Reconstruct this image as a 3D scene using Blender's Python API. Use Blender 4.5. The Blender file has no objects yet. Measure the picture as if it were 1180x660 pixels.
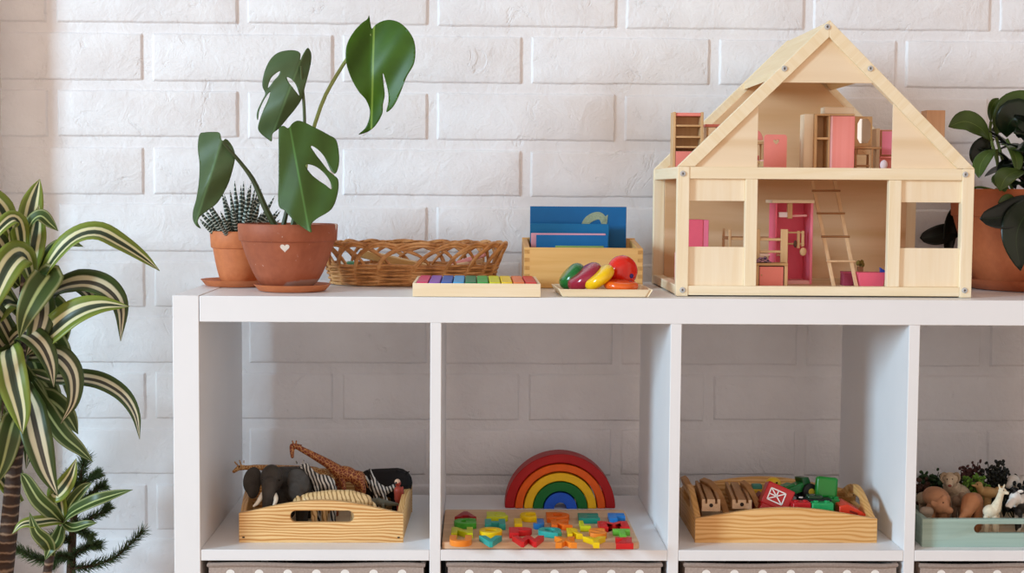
import bpy, bmesh, math, random
from mathutils import Vector, Matrix, Euler, geometry
random.seed(7)
V = Vector
R = math.radians
PI = math.pi
C = bpy.context.scene.collection

# ------------------------------------------------------------------ camera
CAM = V((.437018, -2.117887, .924051))
YAW, PIT, ROL, FPX = .0256255, .0652288, .0073493, 1682.83
FW = V((math.sin(YAW)*math.cos(PIT), math.cos(YAW)*math.cos(PIT), -math.sin(PIT)))
_r = V((math.cos(YAW), -math.sin(YAW), 0)); _u = _r.cross(FW)
RT = _r*math.cos(ROL) + _u*math.sin(ROL)
UP = _u*math.cos(ROL) - _r*math.sin(ROL)
cd = bpy.data.cameras.new('camera'); cam = bpy.data.objects.new('camera', cd); C.objects.link(cam)
m3 = Matrix((RT, UP, -FW)).transposed()
cam.matrix_world = Matrix.Translation(CAM) @ m3.to_4x4()
cd.sensor_fit = 'HORIZONTAL'; cd.sensor_width = 36; cd.lens = FPX/1180*36
cd.clip_start = .05
bpy.context.scene.camera = cam

def ray(px, py): return FW*FPX + RT*(px-590) - UP*(py-330)
def at(px, py, Y):                     # the point at depth Y behind the shelf front seen at a place in the photo
    d = ray(px, py); return CAM + d*((Y-CAM.y)/d.y)
def atz(px, py, Z):
    d = ray(px, py); return CAM + d*((Z-CAM.z)/d.z)
def ppm(Y): return FPX/(Y-CAM.y)       # photo pixels per metre at a depth

# ------------------------------------------------------------------ materials
def lin(h):
    h = h.lstrip('#'); o = []
    for i in (0, 2, 4):
        c = int(h[i:i+2], 16)/255
        o.append(c/12.92 if c <= .04045 else ((c+.055)/1.055)**2.4)
    return (*o, 1)
MC = {}
def _new(name):
    m = bpy.data.materials.new(name); m.use_nodes = True
    nt = m.node_tree; b = nt.nodes['Principled BSDF']
    return m, nt, b
def _bump(nt, b, fac, strength, dist):
    bp = nt.nodes.new('ShaderNodeBump'); bp.inputs['Strength'].default_value = strength; bp.inputs['Distance'].default_value = dist
    nt.links.new(fac, bp.inputs['Height']); nt.links.new(bp.outputs[0], b.inputs['Normal'])
def _coord(nt, scale=(1, 1, 1), out='Object'):
    tc = nt.nodes.new('ShaderNodeTexCoord'); mp = nt.nodes.new('ShaderNodeMapping'); mp.inputs['Scale'].default_value = scale
    nt.links.new(tc.outputs[out], mp.inputs['Vector']); return mp.outputs[0]
def _noise(nt, vec, scale, detail=3, rough=.55, dist=0):
    n = nt.nodes.new('ShaderNodeTexNoise'); n.inputs['Scale'].default_value = scale; n.inputs['Detail'].default_value = detail
    n.inputs['Roughness'].default_value = rough; n.inputs['Distortion'].default_value = dist
    nt.links.new(vec, n.inputs['Vector']); return n.outputs['Fac']
def _ramp(nt, fac, stops):
    r = nt.nodes.new('ShaderNodeValToRGB'); e = r.color_ramp.elements
    while len(e) < len(stops): e.new(.5)
    for k, (p, c) in enumerate(stops): e[k].position = p; e[k].color = lin(c) if isinstance(c, str) else c
    nt.links.new(fac, r.inputs[0]); return r.outputs[0]
def _math(nt, op, a, b_=None):
    n = nt.nodes.new('ShaderNodeMath'); n.operation = op
    for k, v in enumerate((a, b_)):
        if v is None: continue
        if isinstance(v, (int, float)): n.inputs[k].default_value = v
        else: nt.links.new(v, n.inputs[k])
    return n.outputs[0]

def paint(hexc, rough=.45, var=.06, scale=30, bump=0, bscale=60, coat=0, metal=0, name=None):
    key = ('p', hexc, rough, var, scale, bump, bscale, coat, metal)
    if key in MC: return MC[key]
    m, nt, b = _new(name or 'paint_'+hexc.strip('#'))
    vec = _coord(nt)
    c = lin(hexc)
    lo = tuple(x*(1-var) for x in c[:3])+(1,); hi = tuple(min(1, x*(1+var)) for x in c[:3])+(1,)
    f = _noise(nt, vec, scale)
    nt.links.new(_ramp(nt, f, [(.3, lo), (.7, hi)]), b.inputs['Base Color'])
    b.inputs['Roughness'].default_value = rough; b.inputs['Metallic'].default_value = metal; b.inputs['Specular IOR Level'].default_value = .32
    if coat: b.inputs['Coat Weight'].default_value = coat; b.inputs['Coat Roughness'].default_value = .15
    if bump: _bump(nt, b, _noise(nt, vec, bscale, 4), bump, .002)
    MC[key] = m; return m

def wood(c1, c2, axis='X', fine=90, long=4, contrast=.5, rough=.5, rings=0, lines=0, rot=0):
    key = ('w', c1, c2, axis, fine, long, contrast, rough, rings, lines, rot)
    if key in MC: return MC[key]
    m, nt, b = _new('wood_'+c1.strip('#')+axis)
    sc = [fine]*3; sc['XYZ'.index(axis)] = long
    vec = _coord(nt, tuple(sc)) if not rot else None
    if rot:
        tc = nt.nodes.new('ShaderNodeTexCoord'); vr = nt.nodes.new('ShaderNodeVectorRotate'); vr.rotation_type = 'Y_AXIS'; vr.inputs['Angle'].default_value = rot
        mp = nt.nodes.new('ShaderNodeMapping'); mp.inputs['Scale'].default_value = tuple(sc)
        nt.links.new(tc.outputs['Object'], vr.inputs['Vector']); nt.links.new(vr.outputs[0], mp.inputs['Vector']); vec = mp.outputs[0]
    f = _noise(nt, vec, 1, 4, .6, .6)
    if lines:
        v2 = _coord(nt); sp = nt.nodes.new('ShaderNodeSeparateXYZ'); nt.links.new(v2, sp.inputs[0])
        oth = [i for i in range(3) if i != 'XYZ'.index(axis)]
        cr = _math(nt, 'ADD', sp.outputs[oth[0]], sp.outputs[oth[1]])
        n2 = _noise(nt, _coord(nt, tuple(7 if i == 'XYZ'.index(axis) else 26 for i in range(3))), 1, 2, .5)
        w = _math(nt, 'SINE', _math(nt, 'ADD', _math(nt, 'MULTIPLY', cr, lines), _math(nt, 'MULTIPLY', n2, 26.0)))
        w = _math(nt, 'POWER', _math(nt, 'MULTIPLY', _math(nt, 'ADD', w, 1.0), .5), .6)
        f = _math(nt, 'ADD', _math(nt, 'MULTIPLY', f, .5), _math(nt, 'MULTIPLY', w, .5))
    if rings:
        sc2 = [rings]*3; sc2['XYZ'.index(axis)] = rings*.06
        v2 = _coord(nt, tuple(sc2))
        n2 = _noise(nt, v2, .35, 2, .5, .2)
        w = _math(nt, 'SINE', _math(nt, 'MULTIPLY', n2, 55.0))
        w = _math(nt, 'MULTIPLY', _math(nt, 'ADD', w, 1.0), .5)
        f = _math(nt, 'ADD', _math(nt, 'MULTIPLY', f, .45), _math(nt, 'MULTIPLY', w, .5))
    lo, hi = .5-.5*contrast*.6, .5+.5*contrast*.6
    nt.links.new(_ramp(nt, f, [(lo, c1), (hi, c2)]), b.inputs['Base Color'])
    b.inputs['Roughness'].default_value = rough; b.inputs['Specular IOR Level'].default_value = .3
    _bump(nt, b, f, .08, .001)
    MC[key] = m; return m

# ------------------------------------------------------------------ mesh builder
def frames(pts, closed=False):
    n = len(pts); out = []
    tan = []
    for i in range(n):
        a = pts[(i-1) % n] if (closed or i > 0) else pts[i]
        b = pts[(i+1) % n] if (closed or i < n-1) else pts[i]
        t = (b-a); tan.append(t.normalized() if t.length > 1e-9 else V((0, 0, 1)))
    ref = V((0, 0, 1)) if abs(tan[0].z) < .9 else V((1, 0, 0))
    nrm = (ref - tan[0]*ref.dot(tan[0])).normalized()
    for i in range(n):
        if i:
            nrm = nrm - tan[i]*nrm.dot(tan[i])
            nrm = nrm.normalized() if nrm.length > 1e-6 else V((1, 0, 0))
        out.append((tan[i], nrm, tan[i].cross(nrm)))
    return out
def spline(pts, n, closed=False):      # Catmull-Rom through points (any dimension via Vector)
    pts = [V(p) for p in pts]; m = len(pts); out = []
    segs = m if closed else m-1
    for k in range(n):
        t = k/(n if closed else n-1)*segs
        i = min(int(t), segs-1); f = t-i
        if closed: p0, p1, p2, p3 = (pts[(i+j) % m] for j in (-1, 0, 1, 2))
        else:
            p1, p2 = pts[i], pts[i+1]
            p0 = pts[i-1] if i > 0 else p1*2-p2
            p3 = pts[i+2] if i+2 < m else p2*2-p1
        out.append(.5*((2*p1)+(p2-p0)*f+(2*p0-5*p1+4*p2-p3)*f*f+(3*p1-p0-3*p2+p3)*f**3))
    return out
def lerp_list(vals, n):
    out = []
    for k in range(n):
        t = k/(n-1)*(len(vals)-1); i = min(int(t), len(vals)-2); f = t-i
        out.append(vals[i]*(1-f)+vals[i+1]*f)
    return out

class MB:
    def __init__(s):
        s.bm = bmesh.new(); s.uvl = None
    def box(s, c, d, rot=None):
        m = Matrix.Translation(V(c))
        if rot: m = m @ Euler(rot).to_matrix().to_4x4()
        bmesh.ops.create_cube(s.bm, size=1, matrix=m @ Matrix.Diagonal((d[0], d[1], d[2], 1))); return s
    def bx(s, x0, x1, y0, y1, z0, z1):
        return s.box(((x0+x1)/2, (y0+y1)/2, (z0+z1)/2), (abs(x1-x0), abs(y1-y0), abs(z1-z0)))
    def hexa(s, p):                    # 8 corners: bottom four (ccw), top four
        v = [s.bm.verts.new(V(q)) for q in p]
        for f in ((3, 2, 1, 0), (4, 5, 6, 7), (0, 1, 5, 4), (1, 2, 6, 5), (2, 3, 7, 6), (3, 0, 4, 7)): s.bm.faces.new([v[i] for i in f])
        return s
    def prism(s, poly, h0, h1, mat=None):   # 2D polygon extruded along local Z
        a = [s.bm.verts.new((x, y, h0)) for x, y in poly]; b = [s.bm.verts.new((x, y, h1)) for x, y in poly]
        n = len(poly)
        fs = [s.bm.faces.new(a[::-1]), s.bm.faces.new(b)]
        for i in range(n): fs.append(s.bm.faces.new((a[i], a[(i+1) % n], b[(i+1) % n], b[i])))
        if mat is not None: bmesh.ops.transform(s.bm, matrix=mat, verts=a+b)
        bmesh.ops.recalc_face_normals(s.bm, faces=fs)
        return s
    def xz(s, poly, y0, y1):           # polygon in world X,Z extruded in Y
        return s.prism([(x, z) for x, z in poly], -y1, -y0, Matrix.Rotation(PI/2, 4, 'X'))
    def yz(s, poly, x0, x1):
        return s.prism(poly, x0, x1, Matrix(((0, 0, 1, 0), (1, 0, 0, 0), (0, 1, 0, 0), (0, 0, 0, 1))))
    def bar(s, p, q, w, h, up=(0, 0, 1)):   # rectangular bar from p to q
        p, q = V(p), V(q); t = (q-p); L = t.length; t.normalize(); up = V(up)
        sd = t.cross(up).normalized(); u2 = sd.cross(t)
        m = Matrix((t, sd, u2)).transposed().to_4x4(); m.translation = (p+q)/2
        bmesh.ops.create_cube(s.bm, size=1, matrix=m @ Matrix.Diagonal((L, w, h, 1))); return s
    def lathe(s, prof, n=56, c=(0, 0, 0), mat=None):   # profile list of (r,z), closed at axis when r==0
        rings = []; c = V(c); nv = []
        for r, z in prof:
            if r < 1e-7: rg = [s.bm.verts.new(c+V((0, 0, z)))]
            else: rg = [s.bm.verts.new(c+V((r*math.cos(2*PI*k/n), r*math.sin(2*PI*k/n), z))) for k in range(n)]
            rings.append(rg); nv += rg
        for a, b in zip(rings, rings[1:]):
            for k in range(n):
                k2 = (k+1) % n
                if len(a) == 1 and len(b) == 1: break
                if len(a) == 1: s.bm.faces.new((a[0], b[k2], b[k]))
                elif len(b) == 1: s.bm.faces.new((a[k], a[k2], b[0]))
                else: s.bm.faces.new((a[k], a[k2], b[k2], b[k]))
        if mat is not None: bmesh.ops.transform(s.bm, matrix=mat, verts=nv)
        return s
    def tube(s, pts, rad, n=8, closed=False):
        pts = [V(p) for p in pts]; m = len(pts)
        if isinstance(rad, (int, float)): rad = [rad]*m
        fr = frames(pts, closed); rings = []
        for p, r, (t, a, b) in zip(pts, rad, fr):
            rings.append([s.bm.verts.new(p+(a*math.cos(2*PI*k/n)+b*math.sin(2*PI*k/n))*r) for k in range(n)])
        for i in range(m if closed else m-1):
            A, B = rings[i], rings[(i+1) % m]
            for k in range(n): s.bm.faces.new((A[k], A[(k+1) % n], B[(k+1) % n], B[k]))
        if not closed:
            s.bm.faces.new(rings[0][::-1]); s.bm.faces.new(rings[-1])
        return s
    def ell(s, c, r, rot=None, u=20, v=12):
        m = Matrix.Translation(V(c))
        if rot: m = m @ Euler(rot).to_matrix().to_4x4()
        if isinstance(r, (int, float)): r = (r, r, r)
        bmesh.ops.create_uvsphere(s.bm, u_segments=u, v_segments=v, radius=1, matrix=m @ Matrix.Diagonal((*r, 1))); return s
    def cap(s, p, q, r0, r1, n=12):
        p, q = V(p), V(q); d = (q-p); L = d.length
        if L < 1e-6: return s.ell(p, max(r0, r1))
        t = d/L; pts = []; rad = []
        for k in range(5):
            a = -PI/2+PI/2*k/4; pts.append(p+t*math.sin(a)*r0); rad.append(max(r0*math.cos(a), 1e-5))
        for k in range(5):
            a = PI/2*k/4; pts.append(q+t*math.sin(a)*r1); rad.append(max(r1*math.cos(a), 1e-5))
        return s.tube(pts, rad, n)
    def strap(s, spine, w, hint=(0, -.8, .6), n=22, m=7, prof='strap', fold=.25, curl=0, twist=0):
        """leaf blade along a spine; w = greatest half width; UV: u across, v along"""
        P = spline(spine, n); bmx = s.bm
        if s.uvl is None: s.uvl = bmx.loops.layers.uv.new('UVMap')
        rows = []
        for i, p in enumerate(P):
            v = i/(n-1)
            a = P[max(i-1, 0)]; b = P[min(i+1, n-1)]; t = (b-a).normalized()
            h = V(hint)
            sd = t.cross(h); sd = sd.normalized() if sd.length > 1e-5 else V((1, 0, 0))
            nr = sd.cross(t).normalized()
            if twist:
                q = Matrix.Rotation(twist*v, 3, t); sd = q @ sd; nr = q @ nr
            if prof == 'strap': ww = w*min(1, (.45+.9*v*2.2) if v < .28 else 1)*(1-max(0, (v-.45)/.55)**1.7)
            elif prof == 'oval': ww = w*math.sin(PI*min(1, max(0, v)**.85))**.75 if 0 < v < 1 else 0
            elif prof == 'round': ww = w*math.sin(PI*v)**.5 if 0 < v < 1 else 0
            elif prof == 'obov': ww = w*(math.sin(PI*v**1.25)**.8 if 0 < v < 1 else 0)
            else: ww = w*(1-v)**.8*min(1, .6+v*3)
            ww = max(ww, w*.02)
            row = []
            for k in range(m):
                u = k/(m-1)*2-1
                row.append((bmx.verts.new(p+sd*u*ww+nr*(abs(u)*fold+u*u*curl)*ww), (u+1)/2, v))
            rows.append(row)
        for A, B in zip(rows, rows[1:]):
            for k in range(m-1):
                q = (A[k], A[k+1], B[k+1], B[k])
                f = bmx.faces.new([x[0] for x in q])
                for lp, x in zip(f.loops, q): lp[s.uvl].uv = (x[1], x[2])
        return s
    def build(s, name, mt, parent=None, origin=None, bevel=0, seg=2, smooth=True, ang=38, sub=0, solid=0, remesh=0, rsmooth=0):
        if parent is not None and origin is None: origin = parent.get('_o', None)
        if origin is not None: bmesh.ops.translate(s.bm, verts=s.bm.verts, vec=-V(origin))
        me = bpy.data.meshes.new(name); s.bm.to_mesh(me); s.bm.free()
        o = bpy.data.objects.new(name, me); C.objects.link(o)
        if mt is not None: me.materials.append(mt)
        if smooth:
            for p in me.polygons: p.use_smooth = True
            if ang < 180: me.set_sharp_from_angle(angle=R(ang))
        if remesh:
            md = o.modifiers.new('r', 'REMESH'); md.mode = 'VOXEL'; md.voxel_size = remesh; md.use_smooth_shade = True
            if rsmooth:
                ms = o.modifiers.new('s', 'SMOOTH'); ms.factor = .5; ms.iterations = rsmooth
        if bevel:
            md = o.modifiers.new('b', 'BEVEL'); md.width = bevel; md.segments = seg; md.limit_method = 'ANGLE'; md.angle_limit = R(40)
        if sub:
            md = o.modifiers.new('u', 'SUBSURF'); md.levels = sub; md.render_levels = sub
        if solid:
            md = o.modifiers.new('t', 'SOLIDIFY'); md.thickness = solid; md.offset = 0
        if parent is not None: o.parent = parent
        elif origin is not None: o.location = V(origin)
        return o

def tag(o, label, cat, group=None):
    o['label'] = label; o['category'] = cat
    if group: o['group'] = group
    return o
def thing(name, label, cat, o=(0, 0, 0), group=None):   # an Empty at the base; parts given in world coordinates are moved to it
    e = bpy.data.objects.new(name, None); C.objects.link(e); e.location = V(o); e.empty_display_size = .02
    e['_o'] = tuple(o)
    return tag(e, label, cat, group)
def struct(o): o['kind'] = 'structure'; return o

def curve_mesh(splines, ext, bevel=0):      # filled 2D outline with holes, extruded; a bmesh
    cu = bpy.data.curves.new('tmp', 'CURVE'); cu.dimensions = '2D'; cu.fill_mode = 'BOTH'; cu.extrude = ext; cu.bevel_depth = bevel; cu.bevel_resolution = 1
    for sp in splines:
        s = cu.splines.new('POLY'); s.points.add(len(sp)-1); s.use_cyclic_u = True
        for p, (x, y) in zip(s.points, sp): p.co = (x, y, 0, 1)
    return _take(cu)
def _take(cu):
    o = bpy.data.objects.new('tmp', cu); C.objects.link(o)
    dg = bpy.context.evaluated_depsgraph_get(); dg.update()
    me = bpy.data.meshes.new_from_object(o.evaluated_get(dg))
    bm = bmesh.new(); bm.from_mesh(me)
    bmesh.ops.remove_doubles(bm, verts=bm.verts, dist=1e-6)
    bpy.data.objects.remove(o); bpy.data.meshes.remove(me); bpy.data.curves.remove(cu)
    return bm
def text_mesh(ch, size, ext, offset=0, bevel=0):
    cu = bpy.data.curves.new('tmp', 'FONT'); cu.body = ch; cu.size = size; cu.extrude = ext; cu.offset = offset; cu.bevel_depth = bevel
    cu.align_x = 'CENTER'; cu.align_y = 'CENTER'; cu.resolution_u = 4
    return _take(cu)
def mb_from(bm, mat=None):
    b = MB(); b.bm.free(); b.bm = bm
    if mat is not None: bmesh.ops.transform(bm, matrix=mat, verts=bm.verts)
    return b
XZ = Matrix(((1, 0, 0, 0), (0, 0, -1, 0), (0, 1, 0, 0), (0, 0, 0, 1)))   # local x,y -> world X,Z ; local z -> -Y
def slot(cx, cy, w, h, n=10):          # stadium outline
    r = h/2; a = w/2-r
    return [(cx+a+r*math.cos(t), cy+r*math.sin(t)) for t in [(-PI/2)+PI*k/n for k in range(n+1)]] + \
           [(cx-a+r*math.cos(t), cy+r*math.sin(t)) for t in [PI/2+PI*k/n for k in range(n+1)]]
# ------------------------------------------------------------------ room
YW = .445                               # face of the bricks
def wall_mat():
    m, nt, b = _new('white_painted_brick')
    vec = _coord(nt)
    f = _noise(nt, vec, 9, 5)
    nt.links.new(_ramp(nt, f, [(.3, '#e6e5e8'), (.7, '#f1f1f4')]), b.inputs['Base Color'])
    b.inputs['Roughness'].default_value = .55
    n1 = _noise(nt, vec, 24, 6, .62, .8); n2 = _noise(nt, vec, 150, 3, .6)
    # chips and scratches in the rendered face
    n3 = _noise(nt, vec, 13, 5, .7, 1.5)
    pit = nt.nodes.new('ShaderNodeMapRange'); pit.inputs[1].default_value = .60; pit.inputs[2].default_value = .70; pit.inputs[3].default_value = 0; pit.inputs[4].default_value = -.7
    nt.links.new(n3, pit.inputs[0])
    h = _math(nt, 'ADD', _math(nt, 'MULTIPLY', n1, 1.0), _math(nt, 'MULTIPLY', n2, .25))
    h = _math(nt, 'ADD', h, _math(nt, 'MULTIPLY', pit.outputs[0], .5))
    _bump(nt, b, h, .6, .005)
    return m
def build_wall():
    mb = MB(); bm = mb.bm
    PITCH, BL, J = .0985, .3285, .016
    zref = at(600, 97, YW).z            # underside of one course
    xr0 = at(607, 60, YW).x             # a head joint in the course above that line
    X0, X1 = -1.6, 2.7
    # joint plane
    q = [bm.verts.new(p) for p in ((X0, YW+.004, 0), (X1, YW+.004, 0), (X1, YW+.004, 2.3), (X0, YW+.004, 2.3))]
    bm.faces.new(q)
    q2 = [bm.verts.new(p) for p in ((X0, YW+.08, 0), (X1, YW+.08, 0), (X1, YW+.08, 2.3), (X0, YW+.08, 2.3))]
    bm.faces.new(q2[::-1])
    for i in range(4): bm.faces.new((q[i], q2[i], q2[(i+1) % 4], q[(i+1) % 4]))
    rnd = random.Random(3)
    k0 = int(-zref/PITCH)-1
    for k in range(k0, 20):
        zb = zref+k*PITCH; zt = zb+PITCH-J
        if zb < 0 or zt > 2.3: continue
        off = 0 if k % 2 == 0 else BL/2
        for i in range(-8, 9):
            xa = xr0+off+i*BL+J/2; xb = xa+BL-J
            if xb < X0 or xa > X1: continue
            xa = max(xa, X0); xb = min(xb, X1)
            j = lambda a: rnd.uniform(-a, a)
            e = .0035; n = 10
            outer = []; inner = []
            dz0, dz1 = j(.0012), j(.0012); yf = YW+j(.0008)
            for a in range(n+1): outer.append((xa+(xb-xa)*a/n, zb+dz0+j(.0007)))
            for a in range(1, 4): outer.append((xb+j(.0007), zb+(zt-zb)*a/4))
            for a in range(n, -1, -1): outer.append((xa+(xb-xa)*a/n, zt+dz1+j(.0007)))
            for a in range(3, 0, -1): outer.append((xa+j(.0007), zb+(zt-zb)*a/4))
            cx, cz = (xa+xb)/2, (zb+zt)/2; hx, hz = (xb-xa)/2, (zt-zb)/2
            vo = [bm.verts.new((x, YW+.0045, z)) for x, z in outer]
            vi = [bm.verts.new((cx+(x-cx)*(hx-e)/hx, yf, cz+(z-cz)*(hz-e)/hz)) for x, z in outer]
            N = len(vo)
            for a in range(N): bm.faces.new((vo[a], vo[(a+1) % N], vi[(a+1) % N], vi[a]))
            bm.faces.new(vi)
    o = mb.build('wall_back', wall_mat(), origin=(.6, YW, 0), ang=60, bevel=.0012, seg=2)
    struct(o)
build_wall()
# unseen pier added at the left to cast the shade strip on the wall
o = MB().bx(-.56, -.384, .362, YW+.01, 0, 2.3).build('shade_pier', paint('#e9e5e2', .6, .03, bump=.2), origin=(-.47, .42, 0), bevel=.003); struct(o)
def floor_mat():
    return wood('#b08c66', '#c9a67f', 'X', 30, 2, .6, .45)
o = MB().bx(-1.6, 2.7, -2.6, YW+.08, -.05, 0).build('floor', floor_mat(), origin=(.6, -.6, 0)); struct(o)
o = MB().bx(-1.6, 2.7, -2.3, YW+.08, 2.3, 2.36).build('ceiling', paint('#e8e4e0', .7, .02), origin=(.6, -.6, 2.3)); struct(o)
o = MB().bx(-.38, 2.7, YW-.012, YW+.003, 0, .08).build('baseboard_back', paint('#ece9e6', .4, .02), origin=(.6, YW, 0), bevel=.003); struct(o)

# ------------------------------------------------------------------ light
w = bpy.data.worlds.new('room_light'); bpy.context.scene.world = w; w.use_nodes = True
bg = w.node_tree.nodes['Background']; bg.inputs[0].default_value = (1.0, .795, .675, 1)
_nt = w.node_tree                        # the room behind the camera is the brighter side
_tc = _nt.nodes.new('ShaderNodeTexCoord'); _sp = _nt.nodes.new('ShaderNodeSeparateXYZ'); _nt.links.new(_tc.outputs['Generated'], _sp.inputs[0])
_f = _math(_nt, 'POWER', _math(_nt, 'MAXIMUM', _math(_nt, 'MULTIPLY', _sp.outputs[1], -1.0), 0.0), 3.0)
_nt.links.new(_math(_nt, 'ADD', _math(_nt, 'MULTIPLY', _f, .90), .53), bg.inputs[1])
ld = bpy.data.lights.new('window_light', 'AREA'); ld.shape = 'RECTANGLE'; ld.size = 1.15; ld.size_y = 2.0; ld.energy = 380; ld.color = (.58, .83, 1.0)
lo = bpy.data.objects.new('window_light', ld); C.objects.link(lo); lo.location = (-5.0, -3.45, 2.2)
lo.rotation_euler = (V((.45, .2, .65))-lo.location).to_track_quat('-Z', 'Y').to_euler()
vs = bpy.context.scene.view_settings
vs.view_transform = 'Standard'; vs.look = 'None'; vs.gamma = 1; vs.use_curve_mapping = False; vs.exposure = 0

# ------------------------------------------------------------------ shelf unit
BAY, TH, OT, DEP = .335, .016, .038, .39
ZT = .77; ZB = ZT-OT; ZS = ZB-BAY
XI = [OT+i*(BAY+TH) for i in range(4)]   # left inner edge of each bay
WT = XI[3]+BAY+OT
white = paint('#ecedf0', .38, .015, 12)
def build_shelf():
    t = thing('cube_shelf', 'white open cube shelf unit standing against the white brick wall', 'shelf', (WT/2, DEP/2, 0))
    MB().bx(0, OT, 0, DEP, 0, ZT).build('side_panel', white, t, bevel=.0008)
    MB().bx(WT-OT, WT, 0, DEP, 0, ZT).build('side_panel', white, t, bevel=.0008)
    MB().bx(OT+.0007, WT-OT-.0007, 0.0004, DEP, ZB, ZT-.0006).build('top_board', white, t, bevel=.0008)
    MB().bx(OT+.0005, WT-OT-.0005, 0.0004, DEP, 0, OT).build('bottom_board', white, t, bevel=.0008)
    for i in range(3):
        MB().bx(XI[i]+BAY, XI[i]+BAY+TH, .001, DEP, OT, ZB).build('divider', white, t, bevel=.0006)
    for i in range(4):
        MB().bx(XI[i]+.0003, XI[i]+BAY-.0003, .001, DEP, ZS-TH, ZS).build('shelf_board', white, t, bevel=.0006)
build_shelf()
def bin_mat():
    m, nt, b = _new('dotted_taupe_fabric')
    vec = _coord(nt)
    sep = nt.nodes.new('ShaderNodeSeparateXYZ'); nt.links.new(vec, sep.inputs[0])
    def cell(o, s, ofs): return _math(nt, 'SUBTRACT', _math(nt, 'FRACT', _math(nt, 'ADD', _math(nt, 'DIVIDE', o, s), ofs)), .5)
    a = cell(sep.outputs[0], .042, .5); c = cell(sep.outputs[2], .036, .53)
    d = _math(nt, 'SQRT', _math(nt, 'ADD', _math(nt, 'MULTIPLY', a, a), _math(nt, 'MULTIPLY', c, c)))
    dot = _math(nt, 'LESS_THAN', d, .15)
    mx = nt.nodes.new('ShaderNodeMix'); mx.data_type = 'RGBA'
    f = _noise(nt, vec, 300, 2)
    nt.links.new(_ramp(nt, f, [(.3, '#a3948c'), (.7, '#b7a89f')]), mx.inputs[6]); mx.inputs[7].default_value = lin('#f2efec')
    nt.links.new(dot, mx.inputs[0]); nt.links.new(mx.outputs[2], b.inputs['Base Color'])
    b.inputs['Roughness'].default_value = .9
    wv = _noise(nt, _coord(nt, (900, 900, 900)), 1, 1)
    _bump(nt, b, wv, .3, .0006)
    return m
def build_bins():
    bm_ = bin_mat(); rim = paint('#9d8e86', .85, .12, 300, bump=.3, bscale=500)
    labs = ['below the shelf with the jungle animals', 'below the shelf with the rainbow', 'below the shelf with the wooden track pieces', 'below the shelf with the mint green tray']
    zt = ZS-TH-.0045
    for i in range(4):
        x0, x1 = XI[i]+.011, XI[i]+BAY-.009; y0, y1 = .006, .36; zb = OT
        t = thing('fabric_bin', 'taupe fabric storage bin with white dots '+labs[i], 'storage bin', ((x0+x1)/2, y0, zb), 'dotted fabric bins under the shelf')
        b = MB(); w_ = .005
        b.bx(x0, x1, y0, y0+w_, zb, zt-.004).bx(x0, x1, y1-w_, y1, zb, zt-.004).bx(x0, x0+w_, y0+w_, y1-w_, zb, zt-.004).bx(x1-w_, x1, y0+w_, y1-w_, zb, zt-.004).bx(x0+w_, x1-w_, y0+w_, y1-w_, zb, zb+.004)
        b.build('body', bm_, t)
        n = 16; loop = []
        for (a, c) in ((x0, y0), (x1, y0), (x1, y1), (x0, y1)): loop.append((a, c))
        pts = []
        for k in range(4):
            a, c = loop[k], loop[(k+1) % 4]
            for q in range(n):
                f = q/n; pts.append(V((a[0]+(c[0]-a[0])*f, a[1]+(c[1]-a[1])*f, zt-.0035+.0010*math.sin(9*f+i))))
        MB().tube(pts, .0036, 8, True).build('rim', rim, t)
build_bins()
# ------------------------------------------------------------------ terracotta pots and plants
def terracotta(c1, c2, c3, wear=True):
    key = ('t', c1)
    if key in MC: return MC[key]
    m, nt, b = _new('terracotta_'+c1.strip('#'))
    vec = _coord(nt)
    f = _math(nt, 'ADD', _math(nt, 'MULTIPLY', _noise(nt, vec, 14, 5, .6), .7), _math(nt, 'MULTIPLY', _noise(nt, vec, 120, 3), .3))
    base = _ramp(nt, f, [(.32, c1), (.5, c2), (.68, c3)])
    if wear:                            # chalky bloom and scuffs
        sp = _ramp(nt, _noise(nt, vec, 170, 2, .5, 0), [(.70, (0, 0, 0, 1)), (.78, (1, 1, 1, 1))])
        mx = nt.nodes.new('ShaderNodeMix'); mx.data_type = 'RGBA'; nt.links.new(_math(nt, 'MULTIPLY', sp, .5), mx.inputs[0]); nt.links.new(base, mx.inputs[6]); mx.inputs[7].default_value = lin('#d9c4b6'); base = mx.outputs[2]
    if wear:                            # grey mineral bloom creeping up from the foot
        sz = nt.nodes.new('ShaderNodeSeparateXYZ'); nt.links.new(vec, sz.inputs[0])
        mr = nt.nodes.new('ShaderNodeMapRange'); mr.inputs[1].default_value = .020; mr.inputs[2].default_value = .004; nt.links.new(sz.outputs[2], mr.inputs[0])
        mr2 = nt.nodes.new('ShaderNodeMapRange'); mr2.inputs[1].default_value = -.015; mr2.inputs[2].default_value = .02; nt.links.new(sz.outputs[0], mr2.inputs[0])
        bl = _ramp(nt, _math(nt, 'MULTIPLY', _math(nt, 'MULTIPLY', mr.outputs[0], mr2.outputs[0]), _math(nt, 'ADD', _noise(nt, vec, 70, 4, .7, .8), .45)), [(.28, (0, 0, 0, 1)), (.42, (.8, .8, .8, 1))])
        mx = nt.nodes.new('ShaderNodeMix'); mx.data_type = 'RGBA'; nt.links.new(bl, mx.inputs[0]); nt.links.new(base, mx.inputs[6]); mx.inputs[7].default_value = lin('#a08e88'); base = mx.outputs[2]
    nt.links.new(base, b.inputs['Base Color']); b.inputs['Roughness'].default_value = .62
    _bump(nt, b, f, .12, .002)
    MC[key] = m; return m
TC = terracotta('#8e4a30', '#9f5638', '#ab6142')
TO = terracotta('#b96a3f', '#c97747', '#d48453', False)
TB = terracotta('#a55630', '#b26037', '#bd6b40', False)
SOIL = paint('#3a2a1f', .95, .35, 120, bump=.8, bscale=200)

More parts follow.
